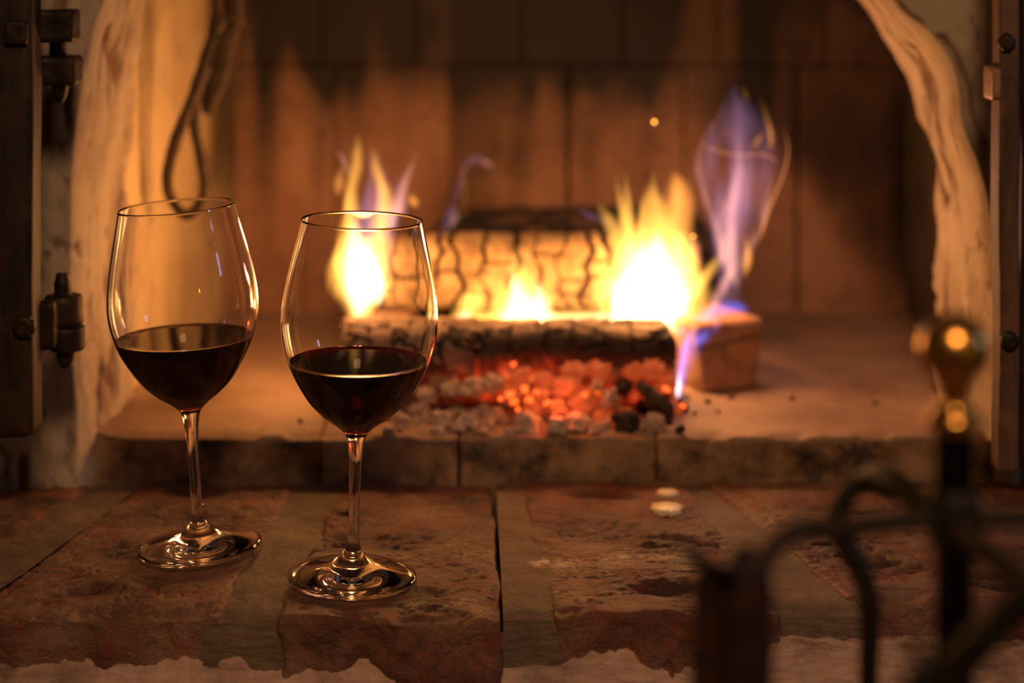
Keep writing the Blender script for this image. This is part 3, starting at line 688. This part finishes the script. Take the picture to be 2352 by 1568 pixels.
flame('bright yellow flame rising at the left end, seen through the right glass', (820, 755), 1.494, [
    ('core', 0, [(815, 752, 8), (822, 722, 18), (832, 670, 55), (825, 610, 52), (815, 560, 28), (812, 505, 4)], 0.6),
    ('core', .004, [(878, 700, 8), (866, 650, 36), (852, 590, 20), (848, 545, 6)], 0.6),
    ('yel', 0, [(815, 756, 10), (828, 715, 40), (830, 650, 76), (818, 590, 66), (800, 530, 30), (806, 480, 20), (808, 430, 16), (816, 380, 20), (822, 340, 12), (822, 305, 1)]),
    ('yel', .003, [(862, 680, 20), (862, 600, 40), (872, 530, 30), (882, 450, 20), (866, 380, 11), (848, 322, 1)]),
    ('yel', -.002, [(775, 640, 6), (768, 600, 16), (758, 565, 3)]),
    ('org', 0, [(776, 452, 3), (779, 425, 12), (782, 398, 9), (787, 368, 1)]),
    ('pink', .006, [(800, 400, 8), (785, 358, 8), (765, 345, 3)], 0.3),
    ('pink', 0, [(880, 560, 28), (905, 490, 26), (925, 430, 14), (945, 385, 8), (962, 335, 1)], 0.35),
    ('org', .01, [(957, 478, 2), (950, 462, 13), (944, 440, 2)], 0.5),
    ('vio', .004, [(850, 700, 40), (850, 600, 90), (865, 500, 85), (875, 430, 60), (860, 370, 25), (800, 330, 8), (755, 300, 8), (740, 262, 3)], 0.4),
    ('blue', 0, [(775, 742, 8), (800, 745, 14), (880, 745, 16), (960, 748, 14), (990, 750, 3)], 0.6)])
flame('faint violet wisp of flame above the dark rear log', (1035, 535), 1.60, [
    ('vio', 0, [(1010, 540, 10), (1030, 500, 26), (1050, 450, 22), (1062, 400, 16), (1085, 365, 16), (1120, 372, 14), (1140, 390, 3)], 0.6),
    ('org', 0, [(1062, 500, 2), (1068, 440, 5), (1060, 380, 4), (1062, 360, 1)], 0.3),
    ('org', 0, [(1105, 362, 1), (1118, 375, 9), (1140, 390, 1)], 0.4),
    ('pink', .003, [(1030, 530, 4), (1045, 500, 10), (1050, 470, 3)], 0.4)])
flame('low white-hot flames licking along the top of the front log', (1190, 768), 1.488, [
    ('core', 0, [(1190, 772, 60), (1195, 725, 58), (1188, 670, 26), (1178, 622, 2)], 0.5),
    ('core', .003, [(1245, 750, 30), (1240, 690, 26), (1232, 640, 3)], 0.5),
    ('core', -.002, [(1066, 762, 10), (1066, 735, 28), (1070, 708, 4)], 0.5),
    ('core', 0, [(1415, 768, 8), (1416, 740, 17), (1418, 708, 6)], 0.6),
    ('core', .002, [(1120, 745, 8), (1200, 742, 24), (1330, 740, 22), (1440, 742, 24), (1560, 752, 6)], 0.6),
    ('yel', 0, [(1035, 742, 4), (1120, 742, 24), (1290, 738, 24), (1420, 738, 26), (1570, 745, 6)], 1.0),
    ('yel', .004, [(1190, 770, 90), (1200, 690, 66), (1185, 620, 26), (1172, 560, 2)], 0.4),
    ('yel', .002, [(1070, 760, 40), (1080, 710, 40), (1100, 660, 20), (1110, 620, 3)], 0.35)])
flame('tall white-hearted yellow flame at the right end of the logs', (1495, 770), 1.492, [
    ('core', 0, [(1490, 768, 60), (1500, 710, 98), (1500, 640, 76), (1500, 575, 42), (1508, 528, 4)], 0.4),
    ('core', .003, [(1430, 745, 30), (1440, 680, 40), (1446, 590, 4)], 0.45),
    ('yel', 0, [(1480, 770, 70), (1495, 690, 122), (1500, 600, 95), (1504, 520, 48), (1506, 460, 28), (1500, 418, 12), (1498, 385, 1)], 0.4),
    ('yel', .003, [(1450, 680, 40), (1430, 580, 30), (1405, 520, 24), (1388, 490, 15), (1376, 468, 3)], 0.5),
    ('yel', -.002, [(1450, 600, 20), (1434, 500, 14), (1422, 440, 7), (1412, 395, 1)], 0.6),
    ('yel', -.003, [(1458, 590, 18), (1446, 490, 11), (1440, 430, 6), (1437, 385, 1)], 0.6),
    ('org', .002, [(1430, 720, 18), (1400, 640, 22), (1378, 570, 12), (1360, 518, 1)], 0.5),
    ('org', .004, [(1540, 640, 30), (1552, 540, 38), (1560, 460, 36), (1558, 415, 22), (1548, 392, 3)], 0.45),
    ('yel', .005, [(1555, 690, 30), (1575, 620, 32), (1570, 560, 24), (1555, 520, 3)], 0.4),
    ('yel', 0, [(1530, 740, 30), (1580, 680, 26), (1630, 620, 18), (1665, 572, 3)], 0.5),
    ('org', .002, [(1560, 670, 10), (1588, 610, 12), (1604, 560, 1)], 0.5),
    ('vio', .008, [(1330, 480, 8), (1370, 500, 22), (1420, 520, 16)], 0.5)])
flame('tall transparent violet flame swirling above the right billet', (1665, 712), 1.50, [
    ('vio', 0, [(1665, 715, 30), (1670, 640, 46), (1668, 560, 56), (1692, 460, 82), (1702, 370, 100), (1702, 290, 78), (1692, 230, 34), (1690, 185, 3)], 0.5),
    ('pink', 0, [(1690, 660, 10), (1674, 580, 26), (1672, 500, 24), (1692, 430, 16), (1702, 360, 8), (1690, 310, 1)], 0.3),
    ('pink', .003, [(1665, 620, 10), (1650, 540, 14), (1622, 460, 9), (1604, 390, 10), (1612, 330, 7), (1650, 270, 5), (1670, 220, 1)], 0.25),
    ('pink', -.003, [(1700, 620, 8), (1735, 540, 12), (1762, 460, 9), (1772, 390, 3)], 0.3),
    ('org', 0, [(1772, 350, 2), (1770, 310, 8), (1758, 260, 5), (1742, 215, 1)], 0.5),
    ('org', .002, [(1732, 345, 2), (1742, 320, 7), (1755, 300, 1)], 0.5),
    ('org', 0, [(1716, 240, 1), (1712, 215, 4), (1698, 195, 1)], 0.5),
    ('org', .004, [(1710, 640, 3), (1716, 600, 14), (1714, 560, 10), (1705, 520, 1)], 0.5),
    ('pink', .004, [(1640, 700, 12), (1665, 650, 16), (1690, 600, 8), (1700, 560, 1)], 0.4),
    ('fil', .001, [(1600, 318, 1), (1640, 345, 3), (1700, 356, 3), (1760, 356, 3.5), (1788, 380, 3.5), (1792, 420, 1)], 1),  # this and the next: light trails of moving sparks, shaped as thin glowing tubes
    ('fil', -.002, [(1800, 290, 1), (1810, 345, 3), (1796, 410, 3.5), (1766, 480, 4.5), (1750, 530, 5), (1735, 560, 1)], 1)])
flame('small blue flame creeping over the top of the right billet', (1640, 735), 1.475, [
    ('blue', 0, [(1550, 765, 6), (1600, 738, 20), (1650, 712, 24), (1700, 706, 18), (1722, 715, 3)], 0.8),
    ('blue', -.02, [(1600, 790, 20), (1620, 770, 26), (1650, 740, 14)], 0.5),
    ('pink', .002, [(1620, 735, 3), (1640, 700, 14), (1660, 690, 4)], 0.5)])
flame('blue jet of gas flame with white root at the front log end', (1557, 925), 1.425, [
    ('jet', 0, [(1556, 928, 2), (1562, 880, 12), (1568, 830, 12), (1578, 780, 10), (1590, 750, 2)], 0.6),
    ('blue', 0, [(1560, 900, 10), (1572, 850, 22), (1586, 790, 30), (1600, 750, 10)], 0.5),
    ('jetc', 0, [(1556, 922, 1), (1557, 895, 6), (1560, 870, 5), (1562, 845, 1)], 0.6)])
m = M('spark_glow'); m.bsdf(Base_Color=(0, 0, 0, 1), Emission_Color=(1, 0.38, 0.05, 1), Emission_Strength=8.0)
def spark(px, py, Y, r, lab):
    V, Q = protoV[2]; o = mesh('spark', V, Q.tolist(), m.m); o.location = P(px, py, Y); o.scale = (r, r, r*1.1); tag(o, lab, 'spark')
spark(1503, 280, 1.50, 0.0010, 'lone orange spark flying high above the tall yellow flame')
spark(1592, 543, 1.50, 0.0008, 'small orange spark between the yellow and the violet flame')
# ================================================================== WINE GLASSES
OUT = [(0.215, .0364), (.2000, .0396), (.1855, .0429), (.172, .0455), (.160, .0469), (.149, .0469), (.138, .0450), (.1275, .0415), (.1172, .0362), (.1057, .0285), (.0976, .0200), (.0925, .0128),
       (.0885, .0082), (.0853, .0060), (.080, .0049), (.070, .0039), (.055, .0034), (.035, .0034), (.025, .0038), (.0185, .0050), (.0140, .0080), (.0105, .0120), (.0078, .0175), (.0055, .0245), (.0036, .0320), (.0028, .0370)]
def make_glass(name, xy, z, tilt, label, wine_tilt, wlevel, wlabel):
    root = tag(empty(name, (xy[0], xy[1], z)), label, 'wine glass', None)
    root.rotation_euler = (0, tilt, 0)
    o = crom([(r, zz) for zz, r in OUT], 230)              # rim -> foot edge
    o = o[:, [0, 1]]
    T = np.gradient(o, axis=0); T /= np.linalg.norm(T, axis=1, keepdims=True); Nn = np.stack([T[:, 1], -T[:, 0]], 1)   # points to the axis
    if Nn[0, 0] > 0: Nn = -Nn
    zb = 0.0895                                             # inner floor of the bowl
    inner = []
    for (r, zz), nn in zip(o, Nn):
        if zz < 0.094: break
        th = 0.0012+0.0006*sst(.13, .092, zz); inner.append((max(r+nn[0]*th, 0), zz+nn[1]*th))
    r1, z1 = inner[-1]
    for k in range(1, 13):
        a = k/12*PI/2; inner.append((r1*math.cos(a), z1-(z1-zb-0.0005)*math.sin(a)))
    inner[-1] = (0.0, inner[-1][1])
    rim = [(o[0, 0]-0.0004+0.0004*math.cos(a), 0.215+0.0004*math.sin(a)) for a in np.linspace(PI-0.2, 0.2, 7)]
    split = lambda z0, z1_: [tuple(p) for p in o if z0 <= p[1] <= z1_]
    bowl = list(reversed(inner))+rim+[tuple(p) for p in o if p[1] >= 0.0745]
    cut1 = [p for p in o if p[1] >= 0.0745][-1]
    stem = [tuple(cut1)]+[tuple(p) for p in o if 0.0262 <= p[1] < 0.0745]
    cut2 = stem[-1]
    foot = [cut2]+[tuple(p) for p in o if p[1] < 0.0262]
    e = foot[-1]; foot += [(.0380, .0026), (.0385, .0019), (.0386, .0013), (.0383, .0006), (.0372, .0002), (.035, .0003), (.02, .0010), (.008, .0018), (.0, .0020)]
    lathe('bowl', bowl, GLASS, root, 128, True); lathe('stem', stem, GLASS, root, 96, True); lathe('foot', foot, GLASS, root, 160, True)
    # wine, its skin just inside the glass wall
    win = []
    for r, zz in reversed(inner): win.append((r+0.00035 if r > 0 else 0, zz-0.0003))
    wp = [p for p in win if p[1] <= wlevel+0.0045]; n = 128; th = np.arange(n)*2*PI/n
    prof = np.array(wp); V = np.stack([prof[:, 0][:, None]*np.cos(th), prof[:, 0][:, None]*np.sin(th), np.repeat(prof[:, 1][:, None], n, 1)], -1)
    lim = wlevel+math.tan(wine_tilt)*V[..., 0]
    V = V.copy(); over = V[..., 2] > lim
    # slide points above the slanted level back down onto it, along the wall
    rr = np.interp(np.minimum(V[..., 2], lim), prof[:, 1], prof[:, 0]); V[..., 0] = np.where(over, rr*np.cos(th), V[..., 0]); V[..., 1] = np.where(over, rr*np.sin(th), V[..., 1]); V[..., 2] = np.where(over, lim, V[..., 2])
    m_ = len(prof); top = V[-1]
    top2 = []
    for k, f in enumerate((0.985, 0.96, 0.8, 0.5, 0.2)):
        t = top.copy(); t[:, :2] *= f; t[:, 2] = wlevel+math.tan(wine_tilt)*t[:, 0]-(0.0000 if k == 0 else 0.0004); top2.append(t)
    V = np.concatenate([V.reshape(-1, 3)]+top2+[np.array([[0, 0, wlevel-0.0004]])])
    Q = grid_quads(m_+5, n, True)[:, ::-1].tolist(); c0 = (m_+4)*n; cidx = len(V)-1
    for j in range(n): Q.append([c0+j, c0+(j+1) % n, cidx])
    w = mesh('red_wine', V, Q, WINE); w.location = root.location; w.rotation_euler = root.rotation_euler
    tag(w, wlabel, 'wine')
    return root
make_glass('wine_glass', LG, 0.0012, -math.radians(4.0), 'left, slightly leaning wine glass on the brick ledge, in front of plaster', math.radians(-2.2), .1330, 'dark red wine in the left leaning glass')
make_glass('wine_glass', RG, 0.0004, math.radians(1.6), 'right, nearer wine glass on the brick ledge, in front of the flames', math.radians(0.6), .1305, 'dark red wine in the right nearer glass')
# ================================================================== DOORS, HINGES
D1 = mat_door('dark_oak_board', (0.010, 0.006, 0.004), (0.040, 0.020, 0.011)); D2 = mat_door('brown_oak_board', (0.05, 0.026, 0.014), (0.15, 0.078, 0.042))
def board(name, x0, x1, y0, y1, z0, z1, mat, seed, parent=None, slant=0):
    h = ((x1-x0)/2, (y1-y0)/2, (z1-z0)/2); V, N, Q = roundbox(h, (30, 8, 160), 0.0025)
    V = V+np.array([(x0+x1)/2, (y0+y1)/2, (z0+z1)/2]); V[:, 2] += slant*(V[:, 0]-x0)*sst(z0+0.05, z0, V[:, 2])
    V = V+N*(0.0013*fbm(V*np.array([60, 60, 9]), seed, 4))[:, None]
    V[:, 0] += 0.0012*fbm(np.stack([V[:, 2]*18, V[:, 2]*0, V[:, 2]*0], 1), seed+5, 3)
    return mesh(name, V, Q, mat, parent)
d1 = tag(board('door_1', -.52, P(86, 0, 1.20).x, 1.188, 1.215, P(0, 1046, 1.2).z, 0.62, D1, 900, slant=0.07), kind='structure')
def bolt(px, py, Y, r, square, par, mat):
    c = P(px, py, Y)
    if square: V, N, Q = roundbox((r, 0.004, r), (8, 4, 8), 0.0018)
    else:
        V, N, Q = roundbox((r, 0.004, r), (12, 4, 12), 0.0035); L = np.maximum(np.abs(V[:, 0]), np.abs(V[:, 2]))/(np.hypot(V[:, 0], V[:, 2])+1e-9); V[:, 0] *= L; V[:, 2] *= L
    V = V+N*(0.0006*fbm(V*200+px, 5, 2))[:, None]
    o = mesh('bolt', V+np.array(c), Q.tolist(), mat, par); return o
bolt(38, 75, 1.187, .0075, True, d1, IRON); bolt(56, 750, 1.187, .0075, False, d1, IRON)
def hinge(parts, name, label):
    root = tag(empty(name, P(140, parts['base'], 1.235)), label, 'hinge')
    def add(o): 
        o.location = Vector(o.location)-Vector(root.location); o.parent = root
    def cyl(nm, px, py0, py1, rpx, Y=1.235, point=0, k=20, rgh=0.0008, top=0.9):
        a, b = P(px, py0, Y), P(px, py1, Y); r = rpx*Y/F; Hh = a.z-b.z
        prof = [(0.0001, b.z)]+([(r*0.35, b.z+0.0004), (r*0.8, b.z+Hh*0.35)] if point else [(r*0.92, b.z), (r, b.z+0.0012)])+[(r, a.z-Hh*(1-top)), (r*(0.75 if top < .9 else 0.92), a.z), (0.0001, a.z)]
        pf = []
        for i in range(len(prof)-1):
            for t in np.linspace(0, 1, 7, endpoint=False): pf.append((prof[i][0]*(1-t)+prof[i+1][0]*t, prof[i][1]*(1-t)+prof[i+1][1]*t))
        pf.append(prof[-1]); o = lathe(nm, pf, IRON, None, k); me = o.data
        co = np.zeros(len(me.vertices)*3, np.float32); me.vertices.foreach_get('co', co); co = co.reshape(-1, 3); co = co+rgh*np.stack([fbm(co*150, 3, 3), fbm(co*150, 4, 3), fbm(co*150, 6, 3)], 1)
        co[:, 0] += a.x; co[:, 1] += Y; me.vertices.foreach_set('co', co.astype(np.float32).ravel()); add(o)
    def blk(nm, px0, px1, py0, py1, Y, dy, r=0.003):
        a, b = P(px0, py1, Y), P(px1, py0, Y); V, N, Q = roundbox(((b.x-a.x)/2, dy, (b.z-a.z)/2), (14, 8, 12), r)
        V = V+np.array([(a.x+b.x)/2, Y, (a.z+b.z)/2]); V = V+N*(0.0012*fbm(V*90, int(px0+py0), 3))[:, None]
        add(mesh(nm, V, Q.tolist(), IRON))
    for q in parts['b']: blk(*q)
    for q in parts['c']: cyl(*q[:5], **(q[5] if len(q) > 5 else {}))
    # spike driven into the plaster
    s = parts['spike']; add(tube('spike', [P(s[0], s[1], 1.24), P(s[0]+6, s[1]-2, 1.345)], [.005, .004], IRON, n=8, k=10))
    return root
hinge({'base': 240, 'b': [('knuckle', 74, 178, 22, 96, 1.222, 0.011), ('socket_block', 94, 183, 128, 194, 1.235, 0.012)], 'c': [('pin', 132, 92, 130, 19), ('pin_tip', 138, 190, 238, 19, {'point': 1})], 'spike': (160, 160)}, 'iron_hinge', 'upper rusty iron hinge between dark door and plaster')
hinge({'base': 845, 'b': [('hinge_strap', 84, 130, 690, 800, 1.216, 0.006)], 'c': [('pin', 144, 628, 682, 19, {'top': 0.6}), ('knuckle', 146, 678, 744, 44), ('socket_block', 154, 748, 804, 40, {'top': 0.95}), ('pin_tip', 150, 800, 846, 22, {'point': 1})], 'spike': (170, 780)}, 'iron_hinge', 'lower rusty iron hinge with round pin beside the left glass')
d2 = tag(board('door_2', P(2289, 0, 1.22).x, P(2338, 0, 1.22).x, 1.215, 1.235, P(0, 1082, 1.22).z, 0.62, D2, 930), kind='structure')
board('door_panel', P(2341, 0, 1.23).x, .52, 1.222, 1.240, P(0, 1085, 1.23).z, 0.62, D1, 940, parent=d2)
bolt(2312, 98, 1.214, .0062, False, d2, IRON); bolt(2320, 782, 1.214, .0062, False, d2, IRON)
V, N, Q = roundbox((.0042, .004, .009), (6, 4, 10), .0015); V = V[:]; c = P(2279, 190, 1.225)
kp = mesh('latch_keeper', V+np.array([0, 0, 0]), Q.tolist(), mat_iron('pale_iron', (0.30, 0.18, 0.10), 0.5, 0.3, (0.4, 0.24, 0.13))); kp.location = c; kp.scale = (.8, 3.0, 1.2)
under(kp, d2)
# ================================================================== HANGING IRON LOOP in the firebox
loop = tag(empty('hanging_iron_loop', P(432, 500, 1.50)), 'forged iron loop on a twisted strap hanging at the left firebox wall', 'iron loop')
def rel(o, root):
    me = o.data; co = np.zeros(len(me.vertices)*3, np.float32); me.vertices.foreach_get('co', co); co = co.reshape(-1, 3)-np.array(root.location, np.float32)
    me.vertices.foreach_set('co', co.ravel()); o.parent = root; return o
Yl = 1.50; IL = mat_iron('warm_iron', (0.035, 0.022, 0.012), 0.6, 0.3, (0.085, 0.045, 0.020))
rel(tube('loop', [P(498, 60, Yl), P(470, 140, Yl-.004), P(440, 230, Yl-.006), P(404, 320, Yl-.006), P(386, 395, Yl-.004), P(392, 455, Yl-.002), P(428, 492, Yl), P(462, 470, Yl+.002), P(470, 420, Yl+.004), P(458, 350, Yl+.006), P(446, 290, Yl+.008), P(452, 220, Yl+.008), P(478, 150, Yl+.006)],
         [.0045, .0047, .0049, .0050, .0048, .0046, .0045, .0044, .0044, .0042, .0042, .0042, .004], IL, n=110, k=12, flat=(1, .7), wob=.0008), loop)
rel(tube('strap', [Vector((-.225, 1.51, .80)), P(525, -60, Yl+.006), P(520, 30, Yl+.006), P(505, 120, Yl+.008), P(488, 200, Yl+.01), P(472, 262, Yl+.01)], [.012, .012, .0125, .0125, .0100, .0035], IL, n=60, k=12, flat=(1, .25), wob=.0012), loop)
rel(tube('twisted_bar', [P(492, -40, Yl-.006), P(500, 20, Yl-.004), P(505, 50, Yl-.002), P(495, 80, Yl-.002)], [.006, .005, .006, .004], IL, n=24, k=10, wob=.001), loop)
# ================================================================== WAX DRIPS
def wax(px, py, r, seed, lab):
    Y = 1638/(py+130); c = P(px, py, Y); n, mm = 60, 10
    th = np.arange(n)*2*PI/n; V = []; rag = 1+0.16*np.array([vnoise(np.array([[math.cos(t)*4+seed, math.sin(t)*4, 0]]), seed)[0] for t in th])+0.07*np.sin(th*17)
    for k in range(mm):
        f = 1-(k/(mm-1))**1.5; hgt = 0.0016*math.sqrt(max(0, 1-f*f))+0.0002
        V += [(r*f*rg*math.cos(t), r*f*rg*math.sin(t)*1.05, hgt) for t, rg in zip(th, rag)]
    V = np.array(V); V[:, 2] += 0.0004*fbm(V*400, seed, 3)
    V = np.concatenate([V*np.array([1, 1, 0])+np.array([0, 0, -0.002]), V])[:];
    nn = n*mm; low = np.array([(r*rg*math.cos(t), r*rg*math.sin(t), -0.003) for t, rg in zip(th, rag)])
    V = np.concatenate([low, V[nn:]]); Q = grid_quads(mm+1, n, True).tolist()
    o = mesh('wax_drip', V, [q for q in Q], WAX); o.location = (c.x, c.y, 0.0003); tag(o, lab, 'wax')
WAX = mat_plain('candle_wax', (0.86, 0.70, 0.42), 0.35, 0, Subsurface_Weight=0.1)
wax(1533, 1131, .0072, 3, 'smaller, farther splash of pale candle wax on the brick')
wax(1530, 1166, .0108, 8, 'larger, nearer splash of pale candle wax on the brick')
# ================================================================== FIRESIDE TOOL STAND (near, out of focus)
SX, SY = 0.1655, 0.70
stand = tag(empty('tool_stand', (SX, SY, -0.45)), 'black wrought-iron fireside tool stand with brass ball finial, out of focus', 'tool stand')
def srel(o): return rel(o, stand)
def Ps(px, py, Y=SY): return P(px, py, Y)
zt = P(0, 985, SY).z
srel(tube('pole', [(SX, SY, -0.44), (SX, SY, zt)], .0073, IRON_STAND, n=2, k=20, smooth_pts=False))
pc = P(2190, 985, SY)
def fin(r, py): return (r, P(0, py, SY).z)
kz = P(0, 800, SY).z; R = .0132
prof = [fin(.0001, 990), fin(.0085, 990), fin(.0100, 975), fin(.0100, 958), fin(.0085, 945), fin(.0062, 935), fin(.0052, 915), fin(.0056, 895), fin(.0072, 885)]
prof += [(R*math.sin(a), kz-R*math.cos(a)) for a in np.linspace(0.62, PI-0.01, 18)]
pp = crom(prof, 80); pp[:, 0] = np.maximum(pp[:, 0], 0.00005)
o = lathe('brass_finial', pp, BRASS, None, 48); me = o.data; co = np.zeros(len(me.vertices)*3, np.float32); me.vertices.foreach_get('co', co); co = co.reshape(-1, 3); co[:, 0] += SX; co[:, 1] += SY; me.vertices.foreach_set('co', co.ravel()); srel(o)
o['label'] = 'polished brass ball finial'
zj = P(0, 1190, SY).z
srel(tube('collar', [(SX, SY, zj-.012), (SX, SY, zj-.008), (SX, SY, zj+.008), (SX, SY, zj+.012)], [.0075, .0098, .0098, .0075], IRON_STAND, n=12, k=20))
srel(tube('hook_arm', [(SX, SY, zj), Ps(2080, 1196, .698), Ps(1960, 1210, .695), Ps(1850, 1216, .69), Ps(1795, 1240, .688), Ps(1750, 1290, .685), Ps(1690, 1322, .683), Ps(1625, 1300, .682), Ps(1578, 1250, .68)], [.0042, .0042, .0042, .0042, .0042, .004, .0038, .0035, .002], IRON_STAND, n=60, k=12))
srel(tube('hook_arm', [(SX, SY, zj), Ps(2110, 1150, .725), Ps(2060, 1110, .745), Ps(2015, 1092, .77), Ps(1985, 1105, .79), Ps(1975, 1085, .80), Ps(1985, 1048, .805)], [.0050, .0052, .0052, .005, .005, .005, .0048], IRON_STAND, n=50, k=12))
srel(tube('hook_arm', [(SX, SY, zj), Ps(2260, 1192, .70), Ps(2360, 1190, .70), Ps(2440, 1200, .70), Ps(2480, 1260, .70), Ps(2540, 1290, .70), Ps(2590, 1230, .70)], .0040, IRON_STAND, n=50, k=12))
srel(tube('hook_arm', [(SX, SY, zj), Ps(2250, 1255, .66), Ps(2330, 1320, .63), Ps(2400, 1400, .61), Ps(2450, 1460, .60), Ps(2480, 1400, .595)], .0046, IRON_STAND, n=50, k=12))
for a in (0.4, 0.4+PI/2, 0.4+PI, 0.4+3*PI/2):
    dx, dy = math.cos(a), math.sin(a)
    srel(tube('foot', [(SX, SY, -.40), (SX+dx*.05, SY+dy*.05, -.395), (SX+dx*.10, SY+dy*.10, -.43), (SX+dx*.125, SY+dy*.125, -.4465)], .0045, IRON_STAND, n=30, k=10))
# tool with a flat strap loop handle on the left hook
def strap_loop(name, cx_l, cx_r, topy, boty, Y, w, mat, root):
    """inverted-U band, its faces turned obliquely to the camera"""
    pts = [P(cx_l+8, 1720, Y), P(cx_l-2, 1568, Y), P(cx_l, 1440, Y), P(cx_l+2, 1360, Y), P(cx_l+12, 1312, Y), P((cx_l+cx_r)/2, 1300, Y), P(cx_r-12, 1312, Y), P(cx_r, 1360, Y), P(cx_r+6, 1440, Y), P(cx_r+2, 1568, Y), P(cx_r-10, 1720, Y)]
    return rel(tube(name, pts, w, mat, None, n=90, k=12, flat=(.16, 1), up=(0.78, 0.62, 0)), root)
shovel = tag(empty('fire_shovel', P(1682, 1720, .68)+Vector((0, 0, -.34))), 'dark iron shovel hung by its broad strap handle on the left hook', 'fireside tool')
HAND = mat_dull('dark_red_iron', (0.022, 0.009, 0.008), (0.05, 0.022, 0.014))
strap_loop('handle', 1640, 1722, 0, 0, .68, .0120, HAND, shovel)
pb = P(1682, 1720, .68)
rel(tube('shaft', [pb+Vector((0, 0, .004)), pb+Vector((0, 0, -.22))], .0045, IRON_STAND, n=2, k=12, smooth_pts=False), shovel)
rel(tube('blade', [pb+Vector((0, 0, -.215)), pb+Vector((0, 0, -.24)), pb+Vector((0, -.004, -.29)), pb+Vector((0, -.01, -.335))], [.012, .034, .042, .044], IRON_STAND, n=20, k=16, flat=(1, .05)), shovel)
poker = tag(empty('fire_poker', P(1995, 1700, .79)+Vector((0, 0, -.33))), 'black poker with curved crook handle hanging on the rear hook', 'fireside tool')
rel(tube('shaft', [P(2062, 1135, .792), P(2030, 1128, .792), P(2012, 1100, .79), P(1975, 1105, .79), P(1938, 1150, .79), P(1924, 1200, .79), P(1938, 1245, .79), P(1972, 1300, .79), P(1996, 1380, .79), P(1998, 1480, .79), P(1995, 1700, .79), P(1995, 1700, .79)+Vector((0, 0, -.31))],
         [.0030, .0034, .0038, .0042, .0044, .0046, .0046, .0046, .0046, .0044, .0042, .0035], IRON_STAND, n=110, k=14), poker)
tongs = tag(empty('fire_tongs', P(2110, 1640, .64)), 'blurred dark iron tongs slanting down from the front hook at right', 'fireside tool')
rel(tube('tongs_arm', [P(2475, 1380, .60), P(2400, 1360, .61), P(2330, 1400, .62), P(2240, 1490, .63), P(2150, 1590, .64), P(2110, 1700, .645), P(2110, 1700, .645)+Vector((0, 0, -.30))], [.004, .0048, .0056, .0058, .0056, .005, .004], IRON_STAND, n=80, k=12), tongs)
